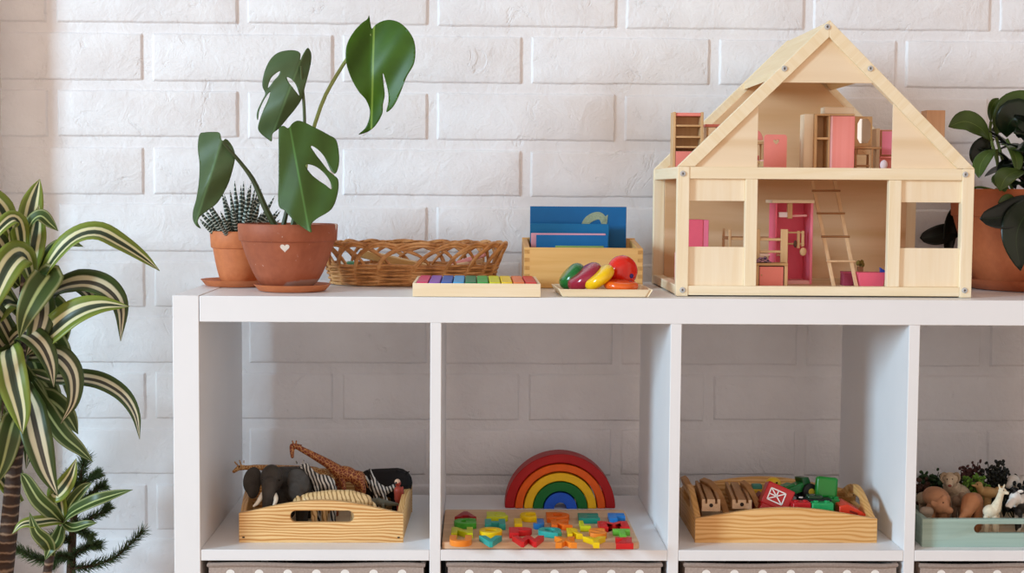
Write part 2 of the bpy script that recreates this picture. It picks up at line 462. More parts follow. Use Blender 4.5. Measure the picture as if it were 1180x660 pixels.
def saucer(c, r, h, mt, label):
    b = MB(); t = .0035
    b.lathe([(0, 0), (r*.80, 0), (r*.86, .001), (r-.001, h-.001), (r, h), (r-t*.6, h), (r*.84, t+.0015), (r*.8, t), (0, t)], 64, c)
    return tag(b.build('plant_saucer', mt, origin=c, ang=50), label, 'saucer')
def pot_profile(rt, rb, H, band, tw=.006, belly=.55):
    """outer wall from base up to a straight rim band, then the inside"""
    pr = [(0, 0), (rb*.93, 0), (rb, .002)]
    zb = H-band; rband = rt-.0035
    for k in range(1, 13):
        f = k/12
        pr.append((rb+(rband-.002-rb)*(f**belly), .002+(zb-.002)*f))
    pr += [(rband, zb+.0006), (rband+.0012, zb+.002), (rt-.0008, H-.002), (rt-.0018, H), (rt-tw, H), (rt-tw-.001, H-.003)]
    pr += [(rband-tw, zb), (rband-tw-.003, H-.016)]
    return pr
def soil_disc(c, r, z, name='soil'):
    b = MB()
    n = 40; pr = [(0, z+.004), (r*.5, z+.003), (r, z), (r, z-.004), (0, z-.004)]
    b.lathe(pr, n, c); return b

LEAFY = {}
def leaf_mat(c1, c2, vein, rough=.35, key=None, back=None, striped=None, spec=.5, transl=.12):
    k = ('leaf', c1, c2, vein, key)
    if k in MC: return MC[k]
    m, nt, b = _new('leaf_'+c1.strip('#'))
    tc = nt.nodes.new('ShaderNodeTexCoord'); sep = nt.nodes.new('ShaderNodeSeparateXYZ'); nt.links.new(tc.outputs['UV'], sep.inputs[0])
    u = _math(nt, 'ABSOLUTE', _math(nt, 'SUBTRACT', sep.outputs[0], .5))
    if striped:                         # list of (half-width position, colour)
        wob = _math(nt, 'MULTIPLY', _math(nt, 'SUBTRACT', _noise(nt, tc.outputs['UV'], 5, 2), .5), .05)
        col = _ramp(nt, _math(nt, 'MULTIPLY', _math(nt, 'ADD', u, wob), 2.0), striped)
        vec = _coord(nt, (60, 1.5, 1), 'UV'); nn = _noise(nt, vec, 1, 2)
        hs = nt.nodes.new('ShaderNodeHueSaturation'); nt.links.new(col, hs.inputs['Color'])
        nt.links.new(_math(nt, 'ADD', _math(nt, 'MULTIPLY', nn, .5), .75), hs.inputs['Value']); col = hs.outputs[0]
    else:
        vec = _coord(nt)
        base = _ramp(nt, _noise(nt, vec, 18, 3), [(.3, c1), (.7, c2)])
        mid = nt.nodes.new('ShaderNodeMapRange'); mid.inputs[1].default_value = .006; mid.inputs[2].default_value = .018; mid.inputs[3].default_value = 1; mid.inputs[4].default_value = 0
        nt.links.new(u, mid.inputs[0])
        mx = nt.nodes.new('ShaderNodeMix'); mx.data_type = 'RGBA'; nt.links.new(mid.outputs[0], mx.inputs[0]); nt.links.new(base, mx.inputs[6]); mx.inputs[7].default_value = lin(vein); col = mx.outputs[2]
    nt.links.new(col, b.inputs['Base Color']); b.inputs['Roughness'].default_value = rough
    b.inputs['Specular IOR Level'].default_value = .35
    tr = nt.nodes.new('ShaderNodeBsdfTranslucent'); nt.links.new(col, tr.inputs[0])
    ms = nt.nodes.new('ShaderNodeMixShader'); ms.inputs[0].default_value = transl
    out = nt.nodes['Material Output']
    nt.links.new(b.outputs[0], ms.inputs[1]); nt.links.new(tr.outputs[0], ms.inputs[2]); nt.links.new(ms.outputs[0], out.inputs[0])
    MC[k] = m; return m

def smooth_closed(pts, n):
    return [(p.x, p.y) for p in spline([V((x, y, 0)) for x, y in pts], n, True)]
def poly_in(p, poly):
    x, y = p; r = False; j = len(poly)-1
    for i in range(len(poly)):
        xi, yi = poly[i]; xj, yj = poly[j]
        if (yi > y) != (yj > y) and x < (xj-xi)*(y-yi)/(yj-yi)+xi: r = not r
        j = i
    return r
def blade(outline, holes, depth, mid, step=3.0, smooth=True):
    """a leaf blade: outline (photo places) filled, bent by depth(px,py) -> Y; mid = (base, tip) for the midrib UV"""
    out = smooth_closed(outline, len(outline)*5) if smooth else outline
    hs = [smooth_closed(h, len(h)*4) for h in holes]
    vs_, ed = [], []
    for lp in [out]+hs:
        s0 = len(vs_)
        for q in lp: vs_.append(V((q[0], q[1])))
        for k in range(len(lp)): ed.append((s0+k, s0+(k+1) % len(lp)))
    xs = [q[0] for q in out]; ys = [q[1] for q in out]
    y = min(ys)+step/2; row = 0
    bx_, by_ = mid[0]; tx, ty = mid[1]
    while y < max(ys):
        x = min(xs)+(step/2 if row % 2 else 0)
        while x < max(xs):
            if poly_in((x, y), out) and not any(poly_in((x, y), h) for h in hs): vs_.append(V((x, y)))
            x += step
        y += step*.87; row += 1
    r = geometry.delaunay_2d_cdt(vs_, ed, [], 1, 1e-4)
    co, fs = r[0], r[2]
    b = MB(); bm = b.bm; b.uvl = bm.loops.layers.uv.new('UVMap')
    dx, dy = tx-bx_, ty-by_; L = math.hypot(dx, dy)
    bv = [bm.verts.new(at(c.x, c.y, depth(c.x, c.y))) for c in co]
    uv = []
    for c in co:
        d = ((c.x-bx_)*dy-(c.y-by_)*dx)/L; v = ((c.x-bx_)*dx+(c.y-by_)*dy)/L/L
        uv.append((.5+d/90, v))
    for f in fs:
        cx = sum(co[i].x for i in f)/len(f); cy = sum(co[i].y for i in f)/len(f)
        if not poly_in((cx, cy), out) or any(poly_in((cx, cy), h) for h in hs): continue
        try: fc = bm.faces.new([bv[i] for i in f])
        except ValueError: continue
        for lp, i in zip(fc.loops, f): lp[b.uvl].uv = uv[i]
    bmesh.ops.delete(bm, geom=[v for v in bm.verts if not v.link_faces], context='VERTS')
    bmesh.ops.recalc_face_normals(bm, faces=bm.faces)
    return b
def mid_depth(Y0, base, tip, fold, droop=0, side=0, slope=0):
    bx_, by_ = base; tx, ty = tip; dx, dy = tx-bx_, ty-by_; L = math.hypot(dx, dy)
    def f(px, py):
        d = ((px-bx_)*dy-(py-by_)*dx)/L; v = ((px-bx_)*dx+(py-by_)*dy)/L/L
        return Y0+fold*abs(d)/700+slope*v+droop*(v-.4)**2+side*d/700+.0025*math.sin(d*.13+v*9)
    return f

# --- monstera
def build_monstera():
    H = .0975; cx, cy = at(332, 330, .118).x, .118; z = ZT+.0045
    saucer((at(337, 330, .118).x, cy-.002, ZT), .059, .0105, TO, 'light terracotta saucer under the heart marked monstera pot')
    t = thing('potted_monstera', 'green monstera with four split leaves in a worn terracotta pot with a white heart', 'potted plant', (cx, cy, z))
    MB().lathe(pot_profile(.0765, .036, H, .0265, .006, .62), 72, (cx, cy, z)).build('pot', TC, t, ang=50)
    soil_disc((cx, cy, z), .066, H-.016).build('soil', SOIL, t)
    # white heart painted on the front of the pot
    hp = at(328, 285.5, cy-.07)
    bm = []
    for k in range(24):
        a = 2*PI*k/24
        bm.append((16*math.sin(a)**3/17*.0072, (13*math.cos(a)-5*math.cos(2*a)-2*math.cos(3*a)-math.cos(4*a))/17*.0072))
    def on_pot(px, py, poly, name, mt_):
        p = at(px, py, cy-.07); zz = p.z
        # radius of the pot at this height
        pr = pot_profile(.0765, .036, H, .0265, .006, .62); zl = zz-z; rr = .07
        for (r0, z0), (r1, z1) in zip(pr[2:], pr[3:18]):
            if z0 <= zl <= z1 and z1 > z0: rr = r0+(r1-r0)*(zl-z0)/(z1-z0); sl = (r1-r0)/(z1-z0)
        a0 = math.asin(max(-1, min(1, (p.x-cx)/rr)))
        b = MB(); vt = []
        for (x, y) in poly:
            a = a0+x/rr; r2 = rr+sl*y
            vt.append((V((cx+math.sin(a)*(r2+.0004), cy-math.cos(a)*(r2+.0004), zz+y)), V((cx+math.sin(a)*(r2-.002), cy-math.cos(a)*(r2-.002), zz+y))))
        f = [b.bm.verts.new(q[0]) for q in vt]; g = [b.bm.verts.new(q[1]) for q in vt]
        b.bm.faces.new(f)
        n = len(vt)
        for k in range(n): b.bm.faces.new((f[k], g[k], g[(k+1) % n], f[(k+1) % n]))
        b.build(name, mt_, t)
    chalk = paint('#e6ddd4', .8, .08, 300)
    on_pot(328, 285.5, bm, 'heart_mark', chalk)
    on_pot(383, 262, [(x*.55, y*.75) for x, y in bm], 'heart_mark', chalk)
    G1 = leaf_mat('#335606', '#40690c', '#7d9a3c', .42, 1); G2 = leaf_mat('#465c38', '#526841', '#5d7a50', .45, 2); G3 = leaf_mat('#426024', '#39511b', '#557d3c', .42, 3)
    base = (cx, cy, z+H-.016)
    def z5(*p): return [(210+x/3.472, 10+y/3.472) for x, y in p]
    L1 = z5((748, 28), (757, 78), (772, 66), (795, 52), (830, 45), (870, 56), (905, 88), (928, 130), (933, 180), (925, 225), (898, 272), (877, 325), (858, 368), (840, 397), (817, 413), (825, 375), (824, 335), (815, 295), (803, 258), (806, 300), (810, 345), (803, 385), (800, 420), (775, 465), (745, 491), (706, 503), (730, 480), (745, 450), (751, 420), (748, 395), (733, 362), (705, 330), (676, 278), (657, 220), (654, 170), (664, 130), (688, 90), (718, 58), (740, 42))
    blade(L1, [], mid_depth(.165, (428, 34), (425, 150), -.3, .05), ((431, 30), (428, 150))).build('leaf', G1, t, solid=.0006, ang=180)
    L2 = z5((505, 158), (516, 180), (515, 215), (505, 262), (492, 310), (478, 360), (455, 397), (420, 440), (388, 478), (362, 500), (358, 530), (340, 520), (315, 500), (303, 478), (310, 445), (325, 405), (343, 365), (352, 335), (340, 345), (322, 375), (308, 410), (303, 445), (298, 432), (302, 405), (318, 370), (332, 340), (322, 315), (321, 290), (330, 250), (350, 207), (380, 178), (420, 167), (455, 168), (473, 180), (472, 205), (482, 185), (495, 163))
    HA = z5((343, 316), (349, 292), (362, 270), (390, 250), (384, 268), (366, 288), (352, 308)); HB = z5((419, 274), (436, 282), (455, 305), (468, 346), (455, 332), (440, 312), (426, 294))
    blade(L2, [HA, HB], mid_depth(.12, (345, 70), (312, 160), .3, .04, .1), ((348, 66), (310, 165)), 2.6).build('leaf', G2, t, solid=.0006, ang=180)
    L3 = [(230, 155), (236, 152.5), (246, 152), (253, 153), (255, 160), (257, 162), (260, 160), (264, 163), (269, 171), (271, 181), (268, 196), (262, 214), (251, 233), (240, 242), (231, 249), (228, 256), (231.5, 263), (226, 260), (222.5, 253), (222.5, 243), (226, 230), (229, 212), (230, 190), (228, 170)]
    blade(L3, [], mid_depth(.10, (256, 161), (225, 255), .55, .05, -.2), ((256, 160), (226, 256))).build('leaf', G2, t, solid=.0006, ang=180)
    L4 = [(321, 154), (322, 147), (327, 145), (332, 147.5), (337, 142), (343, 139), (351, 141), (361, 146), (371, 151), (380, 156), (386.5, 160), (389.5, 168), (391, 183), (389.5, 194), (386, 200), (380.5, 195), (374, 181), (366, 172), (358, 168), (364, 178), (371, 187), (378, 196), (385, 202), (390, 208), (389, 224), (382, 241), (365, 252), (358.5, 259), (359, 267.5), (351, 263.5), (339, 254.5), (328.6, 243), (321, 236), (321, 206), (321, 180)]
    H4 = [(352, 190.5), (357, 189.5), (365, 192.5), (373, 199), (380, 208.5), (382, 218), (375, 213), (366, 207), (358, 200)]
    blade(L4, [H4], mid_depth(.072, (334, 150), (358, 266), .12, .0, 0, -.045), ((334, 146), (356, 266)), 2.6).build('leaf', G3, t, solid=.0006, ang=180)
    ST = paint('#8f9f5c', .4, .1); SD = paint('#3d4526', .5, .2)
    def stem(pts, r, m): MB().tube(spline([base_pt if p is None else at(*p) for p in pts], 18), r, 8).build('stem', m, t)
    base_pt = V(base)
    stem([(340, 262, .12), (349, 215, .15), (357, 165, .17), (371, 119, .180), (386, 90, .182), (404, 62, .182), (420, 44, .178), (428, 40, .172)], lerp_list([.004, .003, .0032, .003, .0028, .0022], 18), ST)
    stem([(337, 262, .115), (345, 215, .13), (350.5, 160, .14), (350.5, 125, .135), (348, 95, .13), (347, 76, .123)], lerp_list([.004, .0025, .0025, .002], 18), paint('#4d5a35', .4, .1))
    stem([(318, 262, .11), (306, 240, .108), (292, 208, .108), (276, 186, .106), (262, 170, .103), (257, 164, .1015)], lerp_list([.0052, .0045, .0032, .0025, .002], 18), SD)
    stem([(326, 262, .10), (331, 240, .10), (338, 200, .10), (338, 170, .09), (335, 150, .078)], lerp_list([.004, .003, .0025, .002], 18), SD)
build_monstera()

# --- striped haworthia
def zebra_leaf():
    m, nt, b = _new('banded_succulent_leaf')
    tc = nt.nodes.new('ShaderNodeTexCoord'); sep = nt.nodes.new('ShaderNodeSeparateXYZ'); nt.links.new(tc.outputs['UV'], sep.inputs[0])
    wob = _math(nt, 'MULTIPLY', _noise(nt, tc.outputs['UV'], 9, 2), 2.0)
    s = _math(nt, 'SINE', _math(nt, 'ADD', _math(nt, 'MULTIPLY', sep.outputs[1], 85), wob))
    nt.links.new(_ramp(nt, s, [(.45, '#2b3a32'), (.85, '#cfd6cc')]), b.inputs['Base Color']); b.inputs['Roughness'].default_value = .45
    return m
def build_haworthia():
    cx, cy = at(277, 320, .225).x, .225; z = ZT+.0045; H = .083
    saucer((cx-.004, cy, ZT), .0585, .0105, TO, 'orange terracotta saucer under the small striped succulent at the left end')
    t = thing('potted_succulent', 'small spiky succulent with white bands in an orange terracotta pot at the left shelf end', 'potted plant', (cx, cy, z))
    MB().lathe(pot_profile(.0485, .029, H, .0275, .005, .6), 64, (cx, cy, z)).build('pot', TO, t, ang=50)
    soil_disc((cx, cy, z), .040, H-.014).build('soil', SOIL, t)
    zm = zebra_leaf(); rnd = random.Random(5)
    k = 0
    for ring, (n, tilt, L, r0) in enumerate(((5, .10, .088, .005), (8, .30, .083, .011), (11, .58, .074, .016), (12, .88, .062, .020), (10, 1.12, .05, .022))):
        for i in range(n):
            a = 2*PI*(i+.5*ring)/n+rnd.uniform(-.15, .15); ti = tilt+rnd.uniform(-.08, .08); l = L*rnd.uniform(.88, 1.08)
            p0 = V((cx+math.cos(a)*r0, cy+math.sin(a)*r0, z+H-.015))
            d = V((math.cos(a)*math.sin(ti), math.sin(a)*math.sin(ti), math.cos(ti)))
            pts = [p0+d*l*f+V((0, 0, .010*f*f*ti)) for f in (0, .2, .4, .6, .8, 1)]
            b = MB(); bm = b.bm; b.uvl = bm.loops.layers.uv.new('UVMap')
            P = spline(pts, 14); fr = frames(P); m_ = 7; rows = []
            for q, (pp, f_) in enumerate(zip(P, fr)):
                v = q/13; r = .0076*min(1, .75+v)*(1-v)**.75+.0002
                rows.append([(bm.verts.new(pp+(f_[1]*math.cos(2*PI*j/m_)*.9+f_[2]*math.sin(2*PI*j/m_))*r), j/m_, v) for j in range(m_)])
            for A, B in zip(rows, rows[1:]):
                for j in range(m_):
                    qd = (A[j], A[(j+1) % m_], B[(j+1) % m_], B[j]); fc = bm.faces.new([x[0] for x in qd])
                    for lp, x in zip(fc.loops, qd): lp[b.uvl].uv = (.5, x[2])
            b.build('leaf', zm, t, ang=180)
build_haworthia()

# --- round-leaved plant at the right end
def build_right_plant():
    cx, cy = 1.358, .262; z = ZT+.005; H = .158
    saucer((cx, cy, ZT), .120, .017, TB, 'brown terracotta saucer under the big pot right of the dollhouse')
    t = thing('potted_rubber_plant', 'dark green round leaved plant in a large terracotta pot right of the dollhouse', 'potted plant', (cx, cy, z))
    MB().lathe(pot_profile(.136, .088, H, .045, .008, .75), 80, (cx, cy, z)).build('pot', TB, t, ang=50)
    soil_disc((cx, cy, z), .121, H-.022).build('soil', SOIL, t)
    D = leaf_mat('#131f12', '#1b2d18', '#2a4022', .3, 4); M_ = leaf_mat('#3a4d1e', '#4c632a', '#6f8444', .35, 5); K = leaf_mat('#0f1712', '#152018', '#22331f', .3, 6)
    def lf(pts, w, m, hint=(0, -1, .35), prof='obov', fold=.12, curl=.1):
        MB().strap([at(*p) for p in pts], w, hint, 16, 9, prof, fold, curl).build('leaf', m, t, solid=.0009, ang=180)
    # seen from the front: base of each leaf first, tip last
    lf([(1141, 162, .25), (1130, 148, .235), (1112, 140, .225), (1093, 146, .22)], .0185, M_)
    lf([(1142, 142, .26), (1141, 130, .255), (1144, 120, .25), (1151, 113, .25)], .0085, M_, (.4, -1, .2))
    lf([(1148, 158, .26), (1152, 138, .25), (1164, 122, .24), (1184, 117, .235), (1196, 124, .23)], .0205, M_, (-.3, -1, .5))
    lf([(1142, 150, .27), (1150, 148, .275), (1160, 142, .28)], .009, D)
    lf([(1160, 158, .25), (1163, 142, .23), (1176, 136, .22), (1200, 160, .22)], .03, D, (-.2, -1, .2))
    lf([(1148, 172, .245), (1138, 178, .225), (1130, 190, .21), (1128, 205, .20)], .013, M_, (-.5, -.8, .4))
    lf([(1152, 166, .25), (1164, 170, .22), (1171, 183, .2), (1172, 200, .19)], .012, M_, (.3, -.9, .4))
    lf([(1146, 160, .28), (1136, 166, .29), (1131, 180, .29), (1132, 196, .29)], .02, D, (-.5, -1, .1))
    lf([(1165, 175, .24), (1178, 170, .22), (1200, 178, .2)], .022, D, (0, -.6, .8))
    lf([(1160, 196, .24), (1150, 206, .2), (1153, 214, .17), (1158, 221, .15)], .012, M_, (0, -.7, .6))
    lf([(1188, 200, .22), (1172, 198, .17), (1159, 205, .14), (1152, 220, .125)], .018, M_, (-.3, -.7, .7))
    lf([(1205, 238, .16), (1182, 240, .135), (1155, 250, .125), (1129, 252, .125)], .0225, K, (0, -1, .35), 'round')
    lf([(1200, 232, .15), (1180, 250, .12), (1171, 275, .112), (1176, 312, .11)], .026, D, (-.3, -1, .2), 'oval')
    lf([(1176, 236, .17), (1168, 232, .15), (1160, 230, .14), (1150, 234, .14)], .009, M_)
    # leaves behind, seen through the dollhouse window
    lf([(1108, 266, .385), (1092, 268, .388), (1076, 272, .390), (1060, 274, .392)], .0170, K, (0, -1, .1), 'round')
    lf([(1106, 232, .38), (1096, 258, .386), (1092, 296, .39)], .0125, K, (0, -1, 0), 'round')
    MB().tube(spline([at(1150, 222, .36), at(1128, 228, .375), at(1108, 266, .385)], 12), .002, 8).build('stem', paint('#55662f', .5, .15), t)
    MB().tube(spline([at(1150, 220, .365), at(1124, 216, .375), at(1106, 232, .38)], 12), .002, 8).build('stem', paint('#55662f', .5, .15), t)
    rnd = random.Random(2)
    for i in range(60):
        a = rnd.uniform(0, 2*PI); rr = rnd.uniform(.0, .075); zz = z+H+rnd.uniform(-.012, .075)
        p0 = V((cx+.5*rr*math.cos(a), cy+.5*rr*math.sin(a), zz)); d = V((math.cos(a), math.sin(a), rnd.uniform(-.2, .6))).normalized()
        if d.y > .5: d.y = .5
        l = rnd.uniform(.05, .085)
        pts = [p0, p0+d*l*.5+V((0, 0, .012)), p0+d*l+V((0, 0, .004))]
        if max(p.x for p in pts) > 1.5 or min(p.x for p in pts) < 1.215: continue
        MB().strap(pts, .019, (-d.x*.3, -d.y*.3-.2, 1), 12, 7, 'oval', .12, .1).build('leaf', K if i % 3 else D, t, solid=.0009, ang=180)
    sm = paint('#55662f', .5, .15)
    for pts in ([(1156, 228, .262), (1150, 190, .26), (1143, 164, .252), (1141, 150, .262), (1142, 140, .26)], [(1172, 232, .26), (1160, 200, .255), (1148, 158, .26)], [(1190, 232, .26), (1178, 195, .25), (1160, 160, .25)], [(1200, 232, .25), (1204, 226, .2), (1200, 236, .16)], [(1150, 228, .27), (1148, 218, .32), (1150, 222, .36)], [(1168, 230, .26), (1152, 200, .25), (1148, 172, .246)]):
        MB().tube(spline([at(*p) for p in pts], 14), .0026, 8).build('stem', sm, t)
build_right_plant()

# --- dracaena on the floor at the left
def build_dracaena():
    px0 = at(8, 640, .17)
    cx, cy = px0.x, .17
    t = thing('potted_dracaena', 'tall dracaena with cream striped arching leaves standing left of the shelf', 'potted plant', (cx, cy, 0))
    MB().lathe(pot_profile(.115, .08, .21, .04, .008, .8), 56, (cx-.02, cy-.02, 0)).build('pot', TB, t, ang=50)
    soil_disc((cx-.02, cy-.02, 0), .10, .19).build('soil', SOIL, t)
    m, nt, b = _new('ringed_bark'); vec = _coord(nt)
    sep = nt.nodes.new('ShaderNodeSeparateXYZ'); nt.links.new(vec, sep.inputs[0])
    s = _math(nt, 'SINE', _math(nt, 'ADD', _math(nt, 'MULTIPLY', sep.outputs[2], 420), _math(nt, 'MULTIPLY', _noise(nt, vec, 40, 3), 6)))
    nt.links.new(_ramp(nt, s, [(.1, '#3d2a20'), (.7, '#5a4030'), (.97, '#8f7660')]), b.inputs['Base Color']); b.inputs['Roughness'].default_value = .8; _bump(nt, b, s, .5, .003)
    MB().tube(spline([(cx-.02, cy-.02, .17), at(7, 640, .16), at(15, 555, .16), at(20, 500, .165), at(22, 450, .17), at(24, 400, .17), at(28, 330, .17), at(32, 290, .17)], 40), lerp_list([.015, .0145, .0125, .011, .010, .009, .007, .004], 40), 12).build('trunk', m, t)
    MB().tube(spline([(cx+.05, cy-.03, .17), at(56, 650, .14), at(66, 620, .14), at(72, 600, .14)], 16), lerp_list([.008, .0065, .005], 16), 10).build('trunk', m, t)
    ST = leaf_mat('#6f9a2c', '#6f9a2c', '#ffffff', .35, 'dr', striped=[(.0, '#3c4a38'), (.20, '#4a5642'), (.26, '#e6e2b4'), (.46, '#e9e6bd'), (.54, '#6c8030'), (1.0, '#8f9f45')], transl=.2)
    SD = leaf_mat('#3f5a24', '#3f5a24', '#ffffff', .35, 'dr2', striped=[(.0, '#4d4a40'), (.14, '#3f3c34'), (.22, '#d9cfae'), (.46, '#d3c8a6'), (.56, '#34431f'), (1.0, '#49592a')], transl=.15)
    SG = leaf_mat('#4a6b2a', '#4a6b2a', '#ffffff', .35, 'dr3', striped=[(.0, '#bcc88c'), (.08, '#a9b878'), (.16, '#3f5228'), (.7, '#4a602e'), (.85, '#a5ac7a'), (1.0, '#6c7d3e')], transl=.2)
    def lf(pts, w, m_=ST, hint=(0, -.9, .5), twist=0, fold=.28, prof='strap', n=26):
        MB().strap([at(*p) for p in pts], w*1.42, hint, n, 9, prof, fold, 0, twist).build('leaf', m_, t, solid=.0006, ang=180)
    lf([(30, 330, .17), (30, 280, .175), (36, 242, .18), (41, 222, .185), (46, 206, .19)], .013, ST, (.2, -1, 0))
    lf([(34, 320, .17), (38, 285, .16), (42, 262, .165), (45, 236, .175)], .0125, ST, (.3, -1, .1))
    lf([(26, 310, .17), (24, 270, .14), (16, 252, .12), (-2, 266, .10), (-10, 285, .1)], .010, ST, (.2, -.8, .6))
    lf([(30, 300, .17), (34, 262, .14), (46, 249, .13), (58, 258, .13), (67, 266, .13)], .0085, SG, (0, -.8, .7))
    lf([(22, 320, .18), (14, 300, .16), (8, 275, .16), (10, 262, .17)], .012, ST, (-.3, -1, .2))
    lf([(40, 345, .16), (58, 305, .13), (84, 276, .12), (112, 268, .12), (140, 281, .13), (165, 297, .14), (184, 312, .145)], .0135, ST, (-.1, -.75, .75))
    lf([(44, 320, .18), (60, 290, .18), (78, 281, .18), (96, 284, .17)], .009, SG, (0, -.7, .7))
    lf([(52, 340, .17), (78, 328, .16), (104, 326, .15), (126, 336, .14), (139, 356, .135), (139, 393, .13)], .0155, SD, (.25, -.8, .65))
    lf([(50, 350, .18), (74, 331, .17), (92, 330, .165), (106, 344, .16), (112, 362, .16)], .0115, SD, (.2, -.7, .8))
    lf([(40, 402, .15), (58, 384, .12), (86, 362, .11), (116, 352, .11), (149, 353, .12)], .0165, ST, (-.05, -.85, .5))
    lf([(36, 320, .16), (26, 294, .12), (10, 305, .09), (-6, 340, .08), (-14, 375, .08)], .0165, ST, (.35, -.8, .5))
    lf([(44, 325, .16), (56, 318, .12), (44, 335, .10), (30, 362, .09), (22, 390, .09)], .016, SG, (.2, -1, .2))
    lf([(30, 340, .17), (46, 345, .14), (48, 365, .12), (40, 392, .115), (30, 410, .115)], .014, SD, (.3, -1, .2))
    lf([(8, 398, .15), (26, 384, .12), (46, 396, .10), (58, 420, .095), (62, 446, .095)], .013, SD, (.4, -.8, .5))
    lf([(12, 400, .15), (10, 408, .10), (16, 440, .08), (24, 475, .075), (26, 500, .075)], .0165, ST, (.1, -1, .2))
    lf([(34, 410, .16), (52, 408, .13), (70, 412, .12), (84, 432, .12), (84, 462, .12), (70, 488, .12)], .0125, SD, (.4, -.9, .2))
    lf([(40, 430, .18), (62, 436, .18), (92, 436, .17), (118, 441, .165), (142, 456, .16), (156, 478, .155), (161, 506, .15)], .0115, SD, (.2, -.75, .7))
    lf([(26, 440, .16), (36, 470, .12), (44, 505, .10), (54, 542, .095), (67, 572, .095)], .016, SD, (.15, -1, .1))
    lf([(36, 440, .17), (52, 470, .15), (72, 500, .145), (92, 518, .145), (107, 532, .145)], .010, SG, (.2, -.9, .4))
    lf([(30, 430, .18), (50, 440, .18), (62, 465, .18), (68, 505, .18)], .012, SG, (.3, -1, .2))
    lf([(24, 420, .18), (40, 455, .17), (48, 480, .165), (52, 500, .165)], .013, SG, (.2, -1, .2))
    lf([(20, 350, .17), (4, 350, .13), (-10, 380, .11)], .015, ST, (.3, -.8, .5)); lf([(20, 380, .17), (2, 390, .15), (-12, 420, .14)], .015, SD, (.3, -.8, .5))
    lf([(24, 470, .15), (14, 490, .12), (4, 530, .11), (-6, 560, .11)], .013, SG, (.3, -1, .2))
    lf([(60, 560, .15), (66, 568, .12), (80, 550, .11), (88, 528, .11)], .010, ST, (.2, -1, .2))
    # the half of the crown that reaches left, out of the picture
    for k, (px, py, dy, Y) in enumerate(((-20, 230, 60, .14), (-60, 260, 110, .12), (-90, 300, 130, .10), (-110, 330, 140, .16), (-80, 370, 150, .08), (-100, 400, 140, .2), (-60, 430, 150, .12), (-90, 460, 120, .24), (-50, 490, 120, .08), (-70, 520, 100, .16), (-40, 350, 150, .05), (-120, 270, 110, .2))):
        lf([(22, py+60, .17), (px*.3+10, py+15, (Y+.17)/2), (px*.7, py, Y), (px*1.1, py+dy*.45, Y-.01), (px*1.25-8, py+dy, Y-.02)], .0135, (ST, SD, SG)[k % 3], (.2, -.8, .6))
    # the lower shoot
    S = (72, 602, .14)
    lf([S, (84, 590, .12), (108, 578, .10), (132, 570, .10), (153, 564, .10)], .0085, SG, (0, -.8, .7))
    lf([S, (82, 580, .13), (96, 563, .12), (106, 556, .12)], .007, SG, (0, -1, .4))
    lf([S, (60, 590, .12), (44, 575, .11), (30, 552, .11), (24, 545, .11)], .009, SG, (0, -1, .4))
    lf([S, (62, 600, .12), (44, 602, .10), (26, 604, .09), (14, 615, .09)], .008, ST, (0, -.8, .7))
    lf([S, (68, 580, .13), (66, 565, .13), (69, 552, .13)], .009, ST, (0, -1, .1))
    lf([S, (84, 608, .12), (100, 604, .11), (112, 602, .11)], .006, SG, (0, -.8, .7))
    lf([(60, 640, .12), (54, 625, .10), (42, 612, .09), (34, 590, .09)], .008, SG, (0, -1, .3))
    lf([S, (66, 622, .12), (58, 632, .11), (52, 645, .11)], .008, SG, (0, -1, .3))
    S2 = (-28, 612, .14)  # extra unseen shoot, added so its leaves shade the lower wall
    MB().tube(spline([(cx-.05, cy-.03, .17), at(-34, 660, .15), at(*S2)], 14), lerp_list([.007, .005], 14), 10).build('trunk', m, t)
    for k, (ex, ey, Y) in enumerate(((-90, 560, .08), (-110, 600, .14), (-100, 650, .08), (-60, 520, .18), (-130, 580, .2), (-70, 690, .1), (-85, 530, .22), (-12, 545, .16))):
        lf([S2, ((S2[0]*2+ex)/3, (S2[1]*2+ey)/3-16, (Y+.14)/2), ((S2[0]+ex*2)/3, (S2[1]+ey*2)/3-18, Y), (ex, ey, Y)], .0105, (ST, SG)[k % 2], (.1, -.8, .6))
    # inner leaves hanging round the trunk
    for k, pts in enumerate(([(30, 400, .19), (44, 430, .20), (54, 470, .20), (56, 520, .20)], [(26, 420, .18), (34, 450, .19), (36, 500, .19), (30, 540, .19)], [(34, 380, .19), (60, 390, .20), (74, 420, .20), (78, 458, .20)], [(24, 430, .19), (10, 460, .20), (4, 500, .2), (2, 545, .2)], [(30, 350, .20), (60, 350, .21), (72, 375, .21), (70, 410, .21)], [(20, 400, .15), (-2, 420, .12), (-8, 460, .11), (-4, 500, .11)], [(34, 450, .18), (60, 462, .17), (78, 480, .165), (90, 500, .165)])):
        lf(pts, .0125, (SG, SD)[k % 2], (.3, -1, .2))
    # hanging dead leaves at the crown base
    dry = paint('#5b4634', .9, .2)
    for k, (a, c_) in enumerate(((12, 470), (4, 460), (18, 455))):
        MB().strap([at(20, 425, .16), at(a+4, 445, .14), at(a, c_, .14), at(a-2, c_+22, .14)], .004, (0, -1, 0), 12, 5).build('dry_leaf', dry, t, solid=.0005, ang=180)
build_dracaena()

